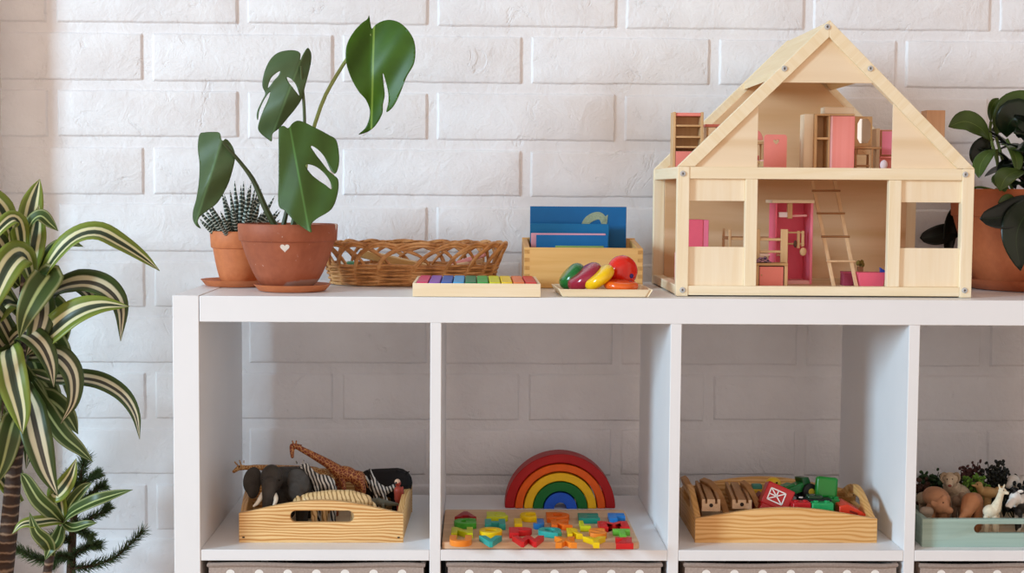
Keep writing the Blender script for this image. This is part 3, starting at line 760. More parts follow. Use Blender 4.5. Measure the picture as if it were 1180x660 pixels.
# --- small conifer
def build_conifer():
    c = at(78, 650, .33); cx, cy = c.x, .33
    t = thing('potted_conifer', 'small dark green needle conifer on the floor between the dracaena and the shelf', 'potted plant', (cx, cy, 0))
    MB().lathe(pot_profile(.085, .06, .16, .03, .007, .8), 48, (cx, cy, 0)).build('pot', TB, t, ang=50)
    soil_disc((cx, cy, 0), .072, .143).build('soil', SOIL, t)
    bark = paint('#4a3526', .9, .3, 100, bump=.5); nd = paint('#46582f', .5, .35, 40)
    rnd = random.Random(9)
    trunk = [V((cx, cy, .14)), at(82, 655, .33), at(84, 610, .33), at(88, 575, .33), at(94, 545, .33), at(98, 528, .33)]
    MB().tube(spline(trunk, 20), lerp_list([.009, .007, .004, .0015], 20), 8).build('trunk', bark, t)
    br = [([at(80, 655, .33), at(105, 652, .31), at(135, 640, .30), at(164, 612, .30)], .9),
          ([at(84, 615, .33), at(100, 600, .31), at(118, 590, .30), at(124, 585, .30)], .8), ([at(88, 580, .33), at(102, 572, .31), at(114, 562, .30), at(118, 560, .3)], .8),
          ([at(84, 625, .33), at(66, 618, .31), at(50, 622, .30)], .8), ([at(82, 640, .33), at(50, 645, .31), at(18, 632, .31)], .9), ([at(88, 588, .33), at(80, 575, .34), at(76, 570, .34)], .7),
          ([at(90, 565, .33), at(84, 552, .32), at(78, 548, .32)], .7), ([at(92, 560, .33), at(106, 550, .33), at(113, 546, .33)], .7), ([at(84, 640, .33), at(100, 630, .29), at(114, 628, .28)], .8), ([at(84, 645, .33), at(70, 640, .28), at(60, 650, .27)], .8),
          ([at(86, 600, .33), at(96, 612, .28), at(104, 618, .27)], .8), (trunk[2:], 1)]
    for pts, k in br:
        P = spline(pts, 24)
        bb = MB()
        if pts[0] is not trunk[2]: bb.tube(P, lerp_list([.003, .001], 24), 6); o = bb.build('branch', bark, t)
        else: o = t; bb.bm.free()
        nb = MB(); fr = frames(P)
        Q = spline(pts, 70); fq = frames(Q)
        for q, (p, f_) in enumerate(zip(Q, fq)):
            for j in range(7):
                a = 2*PI*j/7+q*.7+rnd.uniform(-.3, .3)
                d = (f_[1]*math.cos(a)+f_[2]*math.sin(a))*.8+f_[0]*rnd.uniform(.4, 1.3); d.normalize()
                l = rnd.uniform(.014, .023)*k
                nb.tube([p, p+d*l*.6, p+d*l], [.0006, .0005, .0001], 3)
        nb.build('needles', nd, o if o is not t else t, origin=t['_o'], ang=180)
build_conifer()
# ------------------------------------------------------------------ dollhouse
PALE = lambda ax: wood('#eed9b2', '#f8e9cd', ax, 110, 5, .7, .5)
PLY = wood('#e4c9a4', '#efd9ba', 'X', 60, 6, .8, .6, rings=16)
PLYV = wood('#efdab8', '#f6e6cb', 'Z', 90, 6, .7, .6)
BEECH = wood('#c59a6b', '#d8b283', 'Z', 120, 8, .7, .5)
BEECHX = wood('#c59a6b', '#d8b283', 'X', 120, 8, .7, .5)
PINK = paint('#eb8a80', .5, .04); HOT = paint('#ee6680', .5, .04); ROSE = paint('#e77f92', .5, .05); PALEPINK = paint('#f0b4b4', .5, .04)
METAL = paint('#c6c8ca', .35, .05, metal=.5)
DARK = paint('#2b2420', .6, .1)
YF = .042; DH = .30; YBK = YF+DH
_l = at(779, 340, YF); _r2 = at(1119.3, 340, YF)
HX0, HX1 = _l.x, _r2.x; HXM = (HX0+HX1)/2
Z0 = ZT
ZM0 = at(950, 206.8, YF).z; ZM1 = at(950, 193.2, YF).z
ZA = at(953, 23, YF).z
BW = .0178                              # bar width
UF = ZM1-.0006                          # upper floor surface
LF = Z0+.012                            # lower floor surface
def Fx(px): return at(px, 280, YF).x
def build_house():
    t = thing('dollhouse', 'pale wooden open dollhouse with a gable roof standing on the white shelf', 'dollhouse', (HXM, YF, Z0))
    P = lambda mb, name, m, bev=.0008, **k: mb.build(name, m, t, bevel=bev, **k)
    for y in (YF, YBK-BW*.85):
        for x in (HX0, HX1-BW): P(MB().bx(x, x+BW, y, y+BW*.85, Z0, ZM1), 'post', PALE('Z'))
        y2 = y+.001
        P(MB().bx(HX0+BW, HX1-BW, y2, y2+BW*.8, Z0+.0015, Z0+.0155), 'rail', PALE('X'))
        P(MB().bx(HX0+BW, HX1-BW, y2, y2+BW*.8, ZM0, ZM1), 'rail', PALE('X'))
    for x in (HX0, HX1-BW):             # rails along the sides
        P(MB().bx(x+.001, x+BW-.001, YF+BW*.85, YBK-BW*.85, Z0+.0015, Z0+.0155), 'rail', PALE('Y'))
        P(MB().bx(x+.001, x+BW-.001, YF+BW*.85, YBK-BW*.85, ZM0, ZM1), 'rail', PALE('Y'))
    # inner uprights on the front
    ia0, ia1 = Fx(858.5), Fx(872.5); ib0, ib1 = Fx(1023.5), Fx(1038)
    for a, b in ((ia0, ia1), (ib0, ib1)): P(MB().bx(a, b, YF+.002, YF+BW*.8, Z0+.0155, ZM0), 'upright', PALE('Z'))
    # window walls
    zt = at(900, 232, YF).z; zb = at(900, 285, YF).z
    for a, b in ((HX0+BW, ia0), (ib1, HX1-BW)):
        P(MB().bx(a, b, YF+.007, YF+.011, zt, ZM0), 'window_wall', PLYV, .0004); P(MB().bx(a, b, YF+.007, YF+.011, Z0+.0155, zb), 'window_wall', PLYV, .0004)
    # floors
    P(MB().bx(HX0+BW, HX1-BW, YF+BW*.8, YBK-BW*.85, Z0+.004, LF), 'floor_board', PLY, .0003)
    P(MB().bx(HX0+BW, HX1-BW, YF+BW*.8, YBK-BW*.85, UF-.006, UF), 'floor_board', PLY, .0003)
    # rafters and gables
    dz = ZA-ZM1; hw = HX1-HX0; sl = dz/(hw/2)
    c_ = BW*math.sqrt(1+sl*sl)          # vertical thickness of a rafter
    for y in (YF, YBK-BW*.85):
        for s in (-1, 1):
            xo = HXM+s*hw/2
            dx = c_/sl
            P(MB().xz([(xo, ZM1+.0002), (HXM, ZA), (HXM, ZA-c_), (xo-s*dx, ZM1+.0002)], y, y+BW*.85), 'rafter', wood('#ecd6ae', '#f6e6c8', 'X', 110, 5, .7, .5, rot=s*PI/4))
    zg = at(953, 95, YF).z
    def roofz(x): return ZM1+(hw/2-abs(x-HXM))*sl
    gx = hw/2-(zg-ZM1)/sl
    P(MB().xz([(HXM-gx+.004, zg), (HXM+gx-.004, zg), (HXM, ZA-.006)], YF+.006, YF+.010), 'gable_panel', PLY, .0003)
    xl = Fx(872); xr = Fx(1027)
    P(MB().xz([(HX0+.006, ZM1), (xl, ZM1), (xl, roofz(xl)-.006)], YF+.006, YF+.010), 'gable_panel', PLY, .0003)
    P(MB().xz([(xr, ZM1), (HX1-.006, ZM1), (xr, roofz(xr)-.006)], YF+.006, YF+.010), 'gable_panel', PLY, .0003)
    # back board, house shaped
    yb = YBK-BW*.85-.005
    P(MB().xz([(HX0+BW, Z0+.004), (HX1-BW, Z0+.004), (HX1-BW, ZM1), (HXM, ZA-c_*.7), (HX0+BW, ZM1)], yb, yb+.0045), 'back_board', wood('#d8ae80', '#e8c49c', 'X', 70, 6, .9, .6, rings=14), .0003)
    # upper roof boards on both slopes
    zs = at(904, 79, YF).z
    for s in (-1, 1):
        x1 = HXM+s*(hw/2-(zs-ZM1)/sl); th = .007; n = th*math.sqrt(1+sl*sl)
        P(MB().xz([(x1, zs-.0015), (HXM, ZA-.0015), (HXM, ZA-.0015-n), (x1, zs-.0015-n)], YF+BW*.85, YBK-BW*.85), 'roof_board', wood('#ead0a2', '#f2ddb8', 'Y', 90, 5, .6), .0003)
    # screws
    def screw(x, z):
        y = YF
        b = MB(); b.lathe([(0, 0), (.0042, 0), (.0044, .0008), (.0036, .0020), (.0022, .0023), (.0016, .0014), (0, .0014)], 20, (0, 0, 0), Matrix.Translation((x, y, z)) @ Matrix.Rotation(PI/2, 4, 'X'))
        s = b.build('screw', METAL, t)
        b2 = MB(); b2.box((x, y-.0015, z), (.0034, .0006, .0008)); b2.box((x, y-.0015, z), (.0008, .0006, .0034)); b2.build('screw_slot', DARK, s, origin=t['_o'])
    for px, py in ((787, 200), (1112.5, 201), (786.5, 334), (1111.5, 334.5), (953.5, 31), (904, 79), (1003, 79)):
        p = at(px, py, YF); screw(p.x, p.z)
build_house()

# furniture: front faces placed at a depth, standing on a floor
def F(px0, px1, py0, Y, d, z0, py1=None):
    a = at(px0, py0, Y); b = at(px1, py0, Y)
    zb = z0 if py1 is None else at(px0, py1, Y).z
    return (a.x, b.x, Y, Y+d, zb, (a.z+b.z)/2)
def furn(name, label, cat, px, Y, z, group='dollhouse furniture'):
    return thing(name, label, cat, (at(px, 190, Y).x, Y, z), group)
def part(mb, name, m, t, bev=.0006, **k): return mb.build(name, m, t, bevel=bev, **k)

def upper_furniture():
    U = UF
    # shelf sticking out at the left of the attic
    t = furn('toy_shelf', 'small open toy shelf with pink top sticking out at the left of the dollhouse attic', 'toy furniture', 794, .14, U)
    x0, x1, y0, y1, z0, zt = F(776, 811, 129, .14, .03, U); w = .0042
    part(MB().bx(x0, x0+w, y0, y1, z0, zt), 'side', BEECH, t); part(MB().bx(x1-w, x1, y0, y1, z0, zt), 'side', BEECH, t)
    part(MB().bx(x0+w, x1-w, y0+.002, y1, zt-.006, zt-.001), 'top', PINK, t)
    H = zt-z0
    for f in (.74, .54, .36): part(MB().bx(x0+w, x1-w, y0+.001, y1, z0+H*f, z0+H*f+.003), 'shelf', BEECHX, t)
    part(MB().bx(x0+w, x1-w, y1-.002, y1, z0, zt-.006), 'back', BEECH, t)
    d = part(MB().bx(x0+w+.0005, x1-w-.0005, y0-.001, y1-.003, z0+.001, z0+H*.30), 'drawer', PINK, t)
    MB().ell(((x0+x1)/2, y0-.002, z0+H*.15), .0018, u=10, v=8).build('knob', BEECH, d, origin=t['_o'])
    # bunk ledge behind it
    t = furn('toy_bench', 'tiny pink topped bench behind the left rafter of the dollhouse attic', 'toy furniture', 822, .17, U)
    x0, x1, y0, y1, z0, zt = F(813, 832, 143, .17, .03, U)
    part(MB().bx(x0, x1, y0, y1, zt-.004, zt), 'seat', PINK, t)
    for x in (x0+.002, x1-.005): part(MB().bx(x, x+.003, y0+.001, y1-.001, z0, zt-.004), 'leg', BEECH, t)
    part(MB().bx(x0+.002, x1-.002, y0+.01, y0+.013, z0+.018, z0+.022), 'rail', BEECHX, t)
    # chair with round pink back
    t = furn('toy_chair', 'tiny wooden chair with a round pink back in the dollhouse attic', 'toy chair', 872, .16, U)
    x0, x1, y0, y1, z0, zt = F(860, 882, 163, .16, .024, U)
    part(MB().bx(x0, x1, y0, y1, zt-.004, zt), 'seat', BEECHX, t)
    for x in (x0+.001, x1-.005):
        for y in (y0+.001, y1-.005): part(MB().bx(x, x+.004, y, y+.004, z0, zt-.004), 'leg', BEECH, t)
    part(MB().bx(x0+.001, x1-.001, y0+.002, y0+.005, z0+.009, z0+.013), 'stretcher', BEECHX, t)
    xm = (x0+x1)/2; r = (x1-x0)/2
    part(MB().xz([(xm+r*math.cos(a), zt+.003+(r*1.15)*max(0, math.sin(a))) for a in [PI*k/16 for k in range(17)]], y1-.005, y1-.001), 'backrest', PINK, t)
    # pink bed head with heart hole
    t = furn('toy_bed', 'tiny bed with a pink headboard and heart cut out in the dollhouse attic', 'toy bed', 894, .13, U)
    x0, x1, y0, y1, z0, zt = F(881, 907, 155, .13, .004, U)
    cx, cz = (x0+x1)/2+.001, zt-.011
    out = [(x0, z0), (x1, z0), (x1, zt-.004), (x1-.0015, zt-.001), (x1-.004, zt), (x0+.004, zt), (x0+.0015, zt-.001), (x0, zt-.004)]
    heart = []
    for k in range(24):
        a = 2*PI*k/24; heart.append((cx+16*math.sin(a)**3/17*.0052, cz+(13*math.cos(a)-5*math.cos(2*a)-2*math.cos(3*a)-math.cos(4*a))/17*.0052))
    bm = curve_mesh([out, heart[::-1]], .002)
    part(mb_from(bm, Matrix.Translation((0, y0+.002, 0)) @ XZ), 'headboard', PINK, t, 0)
    part(MB().bx(x0+.001, x1-.001, y0+.005, y0+.075, z0+.008, z0+.014), 'mattress', PALEPINK, t)
    for x in (x0, x1-.003): part(MB().bx(x, x+.003, y0+.004, y0+.078, z0+.003, z0+.012), 'side_rail', BEECHX, t)
    part(MB().bx(x0, x1, y0+.078, y0+.081, z0, z0+.022), 'footboard', PINK, t)
    # wardrobe
    t = furn('toy_wardrobe', 'tall toy wardrobe with an open compartment and a pink door in the dollhouse attic', 'toy wardrobe', 955, .12, U)
    x0, x1, y0, y1, z0, zt = F(928, 985, 131, .12, .035, U); w = .004
    xa = at(940, 160, .12).x; xc = at(957, 160, .12).x; zs = at(945, 158, .12).z
    part(MB().bx(x0, xa-.002, y0+.006, y1, z0, zt-.0005), 'side', wood('#dcc2a2', '#e6cfb2', 'Z', 110, 6, .6), t); part(MB().bx(xa-.002, xa+.002, y0, y1, z0, zt-.003), 'side', BEECH, t)
    part(MB().bx(xc-.003, xc, y0+.002, y1, z0, zt-.003), 'side', BEECH, t)
    part(MB().bx(xa+.002, xc-.003, y1-.002, y1, z0, zt-.003), 'back', BEECH, t)
    part(MB().bx(xa-.002, x1, y0, y1, zt-.003, zt), 'top', BEECHX, t)
    part(MB().bx(xa+.002, xc-.003, y0+.001, y1-.002, zs-.0035, zs), 'shelf', BEECHX, t)
    part(MB().bx(xc, xc+.0025, y0-.003, y1, z0+.0005, zt-.0035), 'door_edge', PALEPINK, t, .0003)
    m = wood('#e8887f', '#f0978f', 'Z', 130, 2, .8)
    part(MB().bx(xc+.0025, x1, y0-.003, y1, z0+.0005, zt-.0035), 'door', m, t)
    # small plank on top
    t = thing('toy_plank', 'small pale wooden plank lying on top of the toy wardrobe', 'toy block', (at(967, 131, .125).x, .125, zt), 'dollhouse furniture')
    a = at(950, 121, .125); b = at(984, 121, .125)
    part(MB().bx(a.x, b.x, .123, .15, zt+.0002, zt+.0105), 'plank', wood('#dfc6a6', '#ead4b8', 'X', 110, 6, .6), t)
    # dresser with mirror
    t = furn('toy_dresser', 'tiny brown toy dresser with a mirror in the dollhouse attic', 'toy dresser', 998, .13, U)
    x0, x1, y0, y1, z0, zt = F(984, 1014, 169, .13, .03, U)
    DK = wood('#a5744c', '#b9875c', 'X', 120, 8, .7)
    part(MB().bx(x0, x1+.002, y0-.001, y1, zt-.0035, zt), 'table_top', DK, t)
    for x in (x0+.002, at(1004, 180, .13).x):
        for y in (y0+.001, y1-.004): part(MB().bx(x, x+.0035, y, y+.003, z0, zt-.0035), 'leg', DK, t)
    dr = part(MB().bx(x0+.006, at(1003, 180, .13).x, y0+.001, y1-.006, zt-.012, zt-.004), 'drawer', wood('#b98d64', '#c79d74', 'X', 120, 8, .7), t)
    MB().ell(((x0+.006+at(1003, 180, .13).x)/2, y0-.0005, zt-.008), .0013, u=8, v=6).build('knob', BEECH, dr, origin=t['_o'])
    part(MB().bx(x0+.005, at(1003, 180, .13).x, y0+.003, y0+.006, z0+.004, z0+.007), 'stretcher', DK, t)
    xm0, xm1 = at(985, 140, .135).x, at(1006, 140, .135).x; zm = at(995, 134, .135).z
    fr = part(MB().bx(xm0, xm1, y0+.008, y0+.013, zt, zm), 'mirror_frame', BEECH, t)
    # octagonal mirror glass
    cxm, czm = (xm0+xm1)/2+.001, (zt+zm)/2+.001; rx, rz = (xm1-xm0)*.36, (zm-zt)*.40
    mir = paint('#e8ecee', .04, .0, metal=1)
    oc = [(cxm+rx*x, czm+rz*z) for x, z in ((-.6, -1), (.6, -1), (1, -.6), (1, .6), (.6, 1), (-.6, 1), (-1, .6), (-1, -.6))]
    MB().xz(oc, y0+.0072, y0+.0085).build('mirror_glass', mir, fr, origin=t['_o'], smooth=False)
    part(MB().yz([(y0+.013, zt), (y0+.024, zt), (y0+.013, zt+.016)], xm1-.004, xm1-.001), 'bracket', BEECH, t, .0003)
    # pink cradle at the right of the attic
    t = furn('toy_cupboard', 'tiny pale toy cupboard with a pink panel at the right end of the attic', 'toy cupboard', 1020, .15, U)
    x0, x1, y0, y1, z0, zt = F(1010, 1034, 148, .15, .03, U)
    part(MB().bx(x0, x0+.006, y0, y1, z0+.0, zt), 'side', wood('#dcc2a2', '#e6cfb2', 'Z', 110, 6, .6), t)
    part(MB().bx(x0+.006, x1, y0+.002, y1, z0, zt-.002), 'body', PINK, t)
    fx = part(MB().bx(x0+.0075, x1-.002, y0-.0002, y0+.002, z0+.022, zt-.003), 'panel_frame', DK, t, .0003)
    MB().bx(x0+.009, x1-.004, y0-.001, y0+.001, z0+.0235, zt-.0045).build('panel', ROSE, fx, origin=t['_o'], bevel=.0003)
    part(MB().bx(x0+.0062, x1, y0-.003, y0+.002, z0+.018, z0+.0205), 'ledge', PINK, t, .0003)
    w_ = thing('toy_pillow', 'tiny white toy pillow on the attic floor beside the right gable panel', 'toy pillow', (at(1020, 188, .135).x, .135, U), 'dollhouse furniture')
    p = at(1019, 184, .135); MB().ell((p.x, .137, U+.0075), (.006, .004, .0075), (0, .1, 0)).build('pillow', paint('#f0d9dc', .8, .04), w_)
    # tall plank furniture sticking out at the right
    t = furn('toy_bookcase', 'brown toy bookcase back sticking out behind the right rafter of the dollhouse', 'toy furniture', 1078, .20, U)
    x0, x1, y0, y1, z0, zt = F(1068, 1089.5, 127, .20, .03, U)
    BR = wood('#bb8c66', '#c99a74', 'Z', 100, 6, .6)
    part(MB().bx(x0, x1, y0, y0+.004, z0, zt), 'back', BR, t); part(MB().bx(x0, x0+.003, y0+.004, y1, z0, zt), 'side', BR, t); part(MB().bx(x1-.003, x1, y0+.004, y1, z0, zt), 'side', BR, t)
    for f in (.02, .33, .66, .94): part(MB().bx(x0+.003, x1-.003, y0+.004, y1, z0+(zt-z0)*f, z0+(zt-z0)*f+.003), 'shelf', PALEPINK, t, .0003)
upper_furniture()

def lower_furniture():
    L = LF
    # pink cupboard block at the left window
    t = furn('toy_fridge', 'plain hot pink toy cabinet behind the left dollhouse window', 'toy cabinet', 806, .17, L)
    x0, x1, y0, y1, z0, zt = F(790, 817, 253, .17, .035, L)
    b = part(MB().bx(x0, x1-.009, y0, y1, z0, zt), 'body', HOT, t); part(MB().bx(x1-.009, x1, y0+.001, y1, z0, zt-.0004), 'side', paint('#f27d9c', .5, .04), t)
    # wooden bed frame
    t = furn('toy_crib', 'tiny bare wooden bed frame behind the left upright of the dollhouse', 'toy bed', 868, .20, L)
    xa = at(838, 270, .20).x; xb = at(906, 270, .20).x; zr = at(850, 274, .20).z; zp = at(840, 264, .20).z
    for x in (xa, xb-.004):
        for y in (.185, .245): part(MB().bx(x, x+.004, y, y+.004, L, zp), 'bed_post', BEECH, t)
    for y in (.186, .246): part(MB().bx(xa+.004, xb-.004, y, y+.0025, zr-.003, zr+.001), 'bed_rail', BEECHX, t)
    for x in (xa, xb-.003): part(MB().bx(x+.0005, x+.003, .189, .245, zr-.003, zr+.001), 'bed_rail', BEECHX, t)
    part(MB().bx(xa+.003, xb-.003, .187, .247, zr-.028, zr-.025), 'bed_base', PLY, t)
    # bunk rails with small posts in front of the shower
    t = furn('toy_chair', 'tiny wooden ladder back chair in front of the pink shower cabin', 'toy chair', 898, .115, L)
    xa = at(871, 300, .115).x; xb = at(908, 300, .115).x
    zt = at(900, 264, .115).z
    part(MB().bx(at(900, 280, .115).x, at(908, 280, .115).x, .115, .120, L+.001, zt), 'back_post', BEECH, t); part(MB().bx(xa, xa+.006, .115, .120, L+.001, zt), 'back_post', BEECH, t)
    for py in (276, 290): 
        z = at(900, py, .115).z; part(MB().bx(xa+.004, at(901, 280, .115).x, .116, .119, z-.002, z+.002), 'slat', BEECHX, t)
    part(MB().bx(xa, xb, .117, .145, L+.022, L+.0255), 'seat', BEECHX, t)
    for x in (xa, xb-.005): part(MB().bx(x, x+.004, .139, .144, L+.001, L+.022), 'leg', BEECH, t)
    # nightstand with pink door
    t = furn('toy_nightstand', 'tiny wooden nightstand with a pink door on the ground floor of the dollhouse', 'toy cabinet', 889, .075, L)
    x0, x1, y0, y1, z0, zt = F(871, 908, 303, .075, .03, L)
    part(MB().bx(x0-.001, x1, y0-.001, y1, zt-.004, zt), 'top', wood('#b9905f', '#c8a070', 'X', 110, 8, .6), t)
    part(MB().bx(x1-.005, x1, y0, y1, z0, zt-.004), 'side', BEECH, t); part(MB().bx(x0, x0+.005, y0, y1, z0, zt-.004), 'side', BEECH, t)
    part(MB().bx(x0+.005, x1-.005, y0+.006, y1, z0, zt-.004), 'inside', DARK, t, .0003)
    d = part(MB().bx(x0+.006, x1-.0065, y0+.0005, y0+.004, z0+.001, zt-.0055), 'door', PINK, t)
    MB().ell((x0+.009, y0, (z0+zt)/2), .0012, u=8, v=6).build('knob', BEECH, d, origin=t['_o'])
    # checked cloth lying on it
    m, nt, b = _new('checked_cloth'); vec = _coord(nt); ck = nt.nodes.new('ShaderNodeTexChecker'); ck.inputs['Scale'].default_value = 220; nt.links.new(vec, ck.inputs['Vector']); ck.inputs[1].default_value = lin('#4b4057'); ck.inputs[2].default_value = lin('#b78a98'); nt.links.new(ck.outputs[0], b.inputs['Base Color']); b.inputs['Roughness'].default_value = .9
    cc = MB(); bmx = cc.bm; bmesh.ops.create_grid(bmx, x_segments=16, y_segments=12, size=1)
    zz = zt
    for v in bmx.verts:
        x, y = v.co.x, v.co.y
        e = max(0, 1-(x*x+y*y)**1.2)
        v.co = V((x0+.013+x*.0115, y0+.013+y*.010, zz+.0012+e*(.006+.003*math.sin(x*5)*math.cos(y*4+1))))
    o = cc.build('toy_blanket', m, origin=(x0+.013, y0+.013, zz), solid=.001, ang=180); tag(o, 'crumpled checked doll blanket lying on the tiny nightstand', 'toy blanket', 'dollhouse furniture')
    # shower cabin
    t = furn('toy_shower', 'hot pink toy shower cabin with shower fittings on the dollhouse ground floor', 'toy shower', 916, .15, L)
    x0, x1, y0, y1, z0, zt = F(894, 937.5, 234, .15, .05, L); w = .0025
    part(MB().bx(x0, x0+w, y0, y1, z0, zt), 'wall', HOT, t); part(MB().bx(x1-.004, x1, y0, y1, z0, zt), 'wall', paint('#f4869f', .5, .04), t)
    part(MB().bx(x0+w, x1-.004, y1-.002, y1, z0, zt), 'back_wall', HOT, t)
    part(MB().bx(x0-.006, x1+.001, y0-.003, y1, zt, zt+.005), 'roof', PLY, t); part(MB().bx(x0+w, x1-.004, y0, y1-.002, z0, z0+.006), 'tray', PALEPINK, t)
    zt1 = at(910, 243, .15).z; xm = at(911, 243, .15).x
    part(MB().bx(xm-.004, xm+.004, y0+.004, y0+.01, zt1-.012, zt), 'pipe_block', BEECH, t)
    part(MB().bx(at(898, 245, .15).x, at(908, 245, .15).x, y0+.003, y0+.012, zt1-.010, zt1-.002), 'towel', paint('#efe0e4', .8, .03), t)
    part(MB().tube([(xm+.004, y0+.01, zt1-.008), (x1-.008, y0+.01, zt1-.007)], .0018, 8), 'shower_rail', PALEPINK, t, 0)
    zk = at(915, 268, .15).z
    for k, (px, py, r) in enumerate(((915, 268, .0014), (915, 281, .0014))):
        p = at(px, py, .15); part(MB().tube([(at(907, py, .15).x, y0+.006, p.z), (at(928, py, .15).x, y0+.006, p.z)], r, 8), 'rail', BEECHX, t, 0)
    for px, a_, b_ in ((921, 266, 286), (926, 266, 284)):
        part(MB().bx(at(px-1.5, 270, .15).x, at(px+1.5, 270, .15).x, y0+.004, y0+.008, at(px, b_, .15).z, at(px, a_, .15).z), 'tap_post', BEECH, t, .0003)
    part(MB().ell((at(917, 280, .15).x, y0+.004, at(917, 281, .15).z), (.0025, .002, .006)), 'brush', paint('#5b4030', .7, .2), t, 0)
    part(MB().ell((at(926, 290, .15).x, y0+.003, at(926, 290, .15).z), (.0055, .0025, .0065)), 'shower_head', BEECH, t, 0)
    # ladder up to the attic
    t = thing('toy_ladder', 'thin wooden toy ladder leaning up to the attic of the dollhouse', 'toy ladder', (at(972, 328, .10).x, .10, L), 'dollhouse furniture')
    LD = wood('#d0a880', '#dcb890', 'Z', 120, 10, .5); RG = wood('#8d5f3c', '#a07048', 'X', 120, 10, .6)
    def P3(px, py, f): return at(px, py, .175-.085*f)
    a0, a1 = P3(936, 207, 0), P3(961, 329, 1); b0, b1 = P3(962, 207, 0), P3(987, 329, 1)
    for a, b in ((a0, a1), (b0, b1)):
        a = V((a.x, a.y, ZM0-.001)); b = V((b.x, b.y, L)); part(MB().bar(a, b, .0055, .003, (0, 1, 0)), 'ladder_rail', LD, t, .0004)
    for f in (.108, .325, .545, .775):
        p = a0.lerp(a1, f); q = b0.lerp(b1, f)
        part(MB().tube([p+V((-.0045, -.002, 0)), q+V((.0045, -.002, 0))], .0017, 8), 'rung', RG if f < .7 else LD, t, 0)
    # pink tubs at the ladder foot
    t = furn('toy_tub', 'pink toy tub at the foot of the dollhouse ladder', 'toy tub', 1005, .085, L)
    a0 = at(990, 314, .085); a1 = at(1021, 314, .085); zt = a0.z; xm = at(1008, 320, .085).x
    def tub(x0, x1, y0, y1, z0, z1, fl, w, m, m2):
        b = MB(); b.hexa([(x0+fl, y0+fl, z0), (x1-fl, y0+fl, z0), (x1-fl, y1-fl, z0), (x0+fl, y1-fl, z0), (x0, y0, z1), (x1, y0, z1), (x1, y1, z1), (x0, y1, z1)])
        bm = b.bm; bm.faces.ensure_lookup_table(); top = [f for f in bm.faces if all(abs(v.co.z-z1) < 1e-6 for v in f.verts)]
        bmesh.ops.inset_region(bm, faces=top, thickness=w); top2 = [f for f in bm.faces if all(abs(v.co.z-z1) < 1e-6 for v in f.verts) and f.calc_area() < .8*(x1-x0)*(y1-y0) and len(f.verts) == 4 and min((f.calc_center_median()-V(((x0+x1)/2, (y0+y1)/2, z1))).length for _ in (0,)) < .004]
        r = bmesh.ops.extrude_discrete_faces(bm, faces=top2); bmesh.ops.translate(bm, verts=[v for f in r['faces'] for v in f.verts], vec=(0, 0, -(z1-z0)*.7))
        return b
    part(tub(a0.x, a1.x, .085, .115, L, zt, .003, .0025, HOT, HOT), 'tub', HOT, t, .0005)
    t2 = thing('toy_block', 'blue triangular toy piece sticking out of the pink toy tub', 'toy block', (a1.x-.006, .1, L+.008), 'dollhouse furniture')
    p = at(1014, 308, .1); q = at(1021, 313, .1)
    MB().xz([(p.x, p.z), (q.x+.001, q.z), (p.x+.002, q.z-.010)], .098, .104).build('block', paint('#2f49a0', .5, .05), t2, bevel=.0004)
    t3 = furn('toy_plant', 'tiny olive toy plant in a brown pot beside the ladder foot', 'toy plant', 993, .125, L)
    p = at(992, 305, .125)
    part(MB().bx(p.x-.004, p.x+.004, .125, .133, L, p.z-.003), 'pot', paint('#8c5a3a', .7, .1), t3)
    g = MB()
    for k in range(5): g.ell((p.x+.004*math.cos(k*1.3), .129+.003*math.sin(k*1.3), p.z+.001*k), (.003, .003, .004), u=8, v=6)
    part(g, 'foliage', paint('#7b6a30', .8, .3, 200), t3, 0)
    t = furn('toy_chest', 'dark red toy chest left of the ladder foot', 'toy chest', 978, .12, L)
    x0, x1, y0, y1, z0, zt = F(972, 984, 313, .12, .02, L)
    part(MB().bx(x0, x1, y0, y1, z0, zt-.003), 'body', paint('#a04058', .6, .06), t); part(MB().bx(x0-.0005, x1+.0005, y0-.0005, y1, zt-.003, zt), 'lid', paint('#b04a62', .6, .06), t)
    # things seen through the open left side
    t = furn('toy_armchair', 'tiny pink toy armchair with a heart seen through the open left side of the dollhouse', 'toy chair', 774, .22, L)
    x0 = HX0+BW+.004; p = at(772, 300, .2)
    part(MB().bx(x0, x0+.022, .19, .215, L, L+.024), 'seat', PINK, t); part(MB().bx(x0, x0+.022, .215, .222, L, L+.046), 'backrest', PALEPINK, t)
    part(MB().bx(x0, x0+.004, .188, .214, L+.024, L+.034), 'armrest', BEECH, t); part(MB().bx(x0+.018, x0+.022, .188, .214, L+.024, L+.034), 'armrest', BEECH, t)
    t = furn('toy_table', 'tiny pale pink toy table inside the left end of the dollhouse ground floor', 'toy table', 776, .12, L)
    part(MB().bx(x0+.002, x0+.032, .10, .135, L+.038, L+.042), 'table_top', PALEPINK, t)
    for x in (x0+.004, x0+.027):
        for y in (.103, .129): part(MB().bx(x, x+.003, y, y+.003, L, L+.038), 'leg', BEECH, t)
lower_furniture()
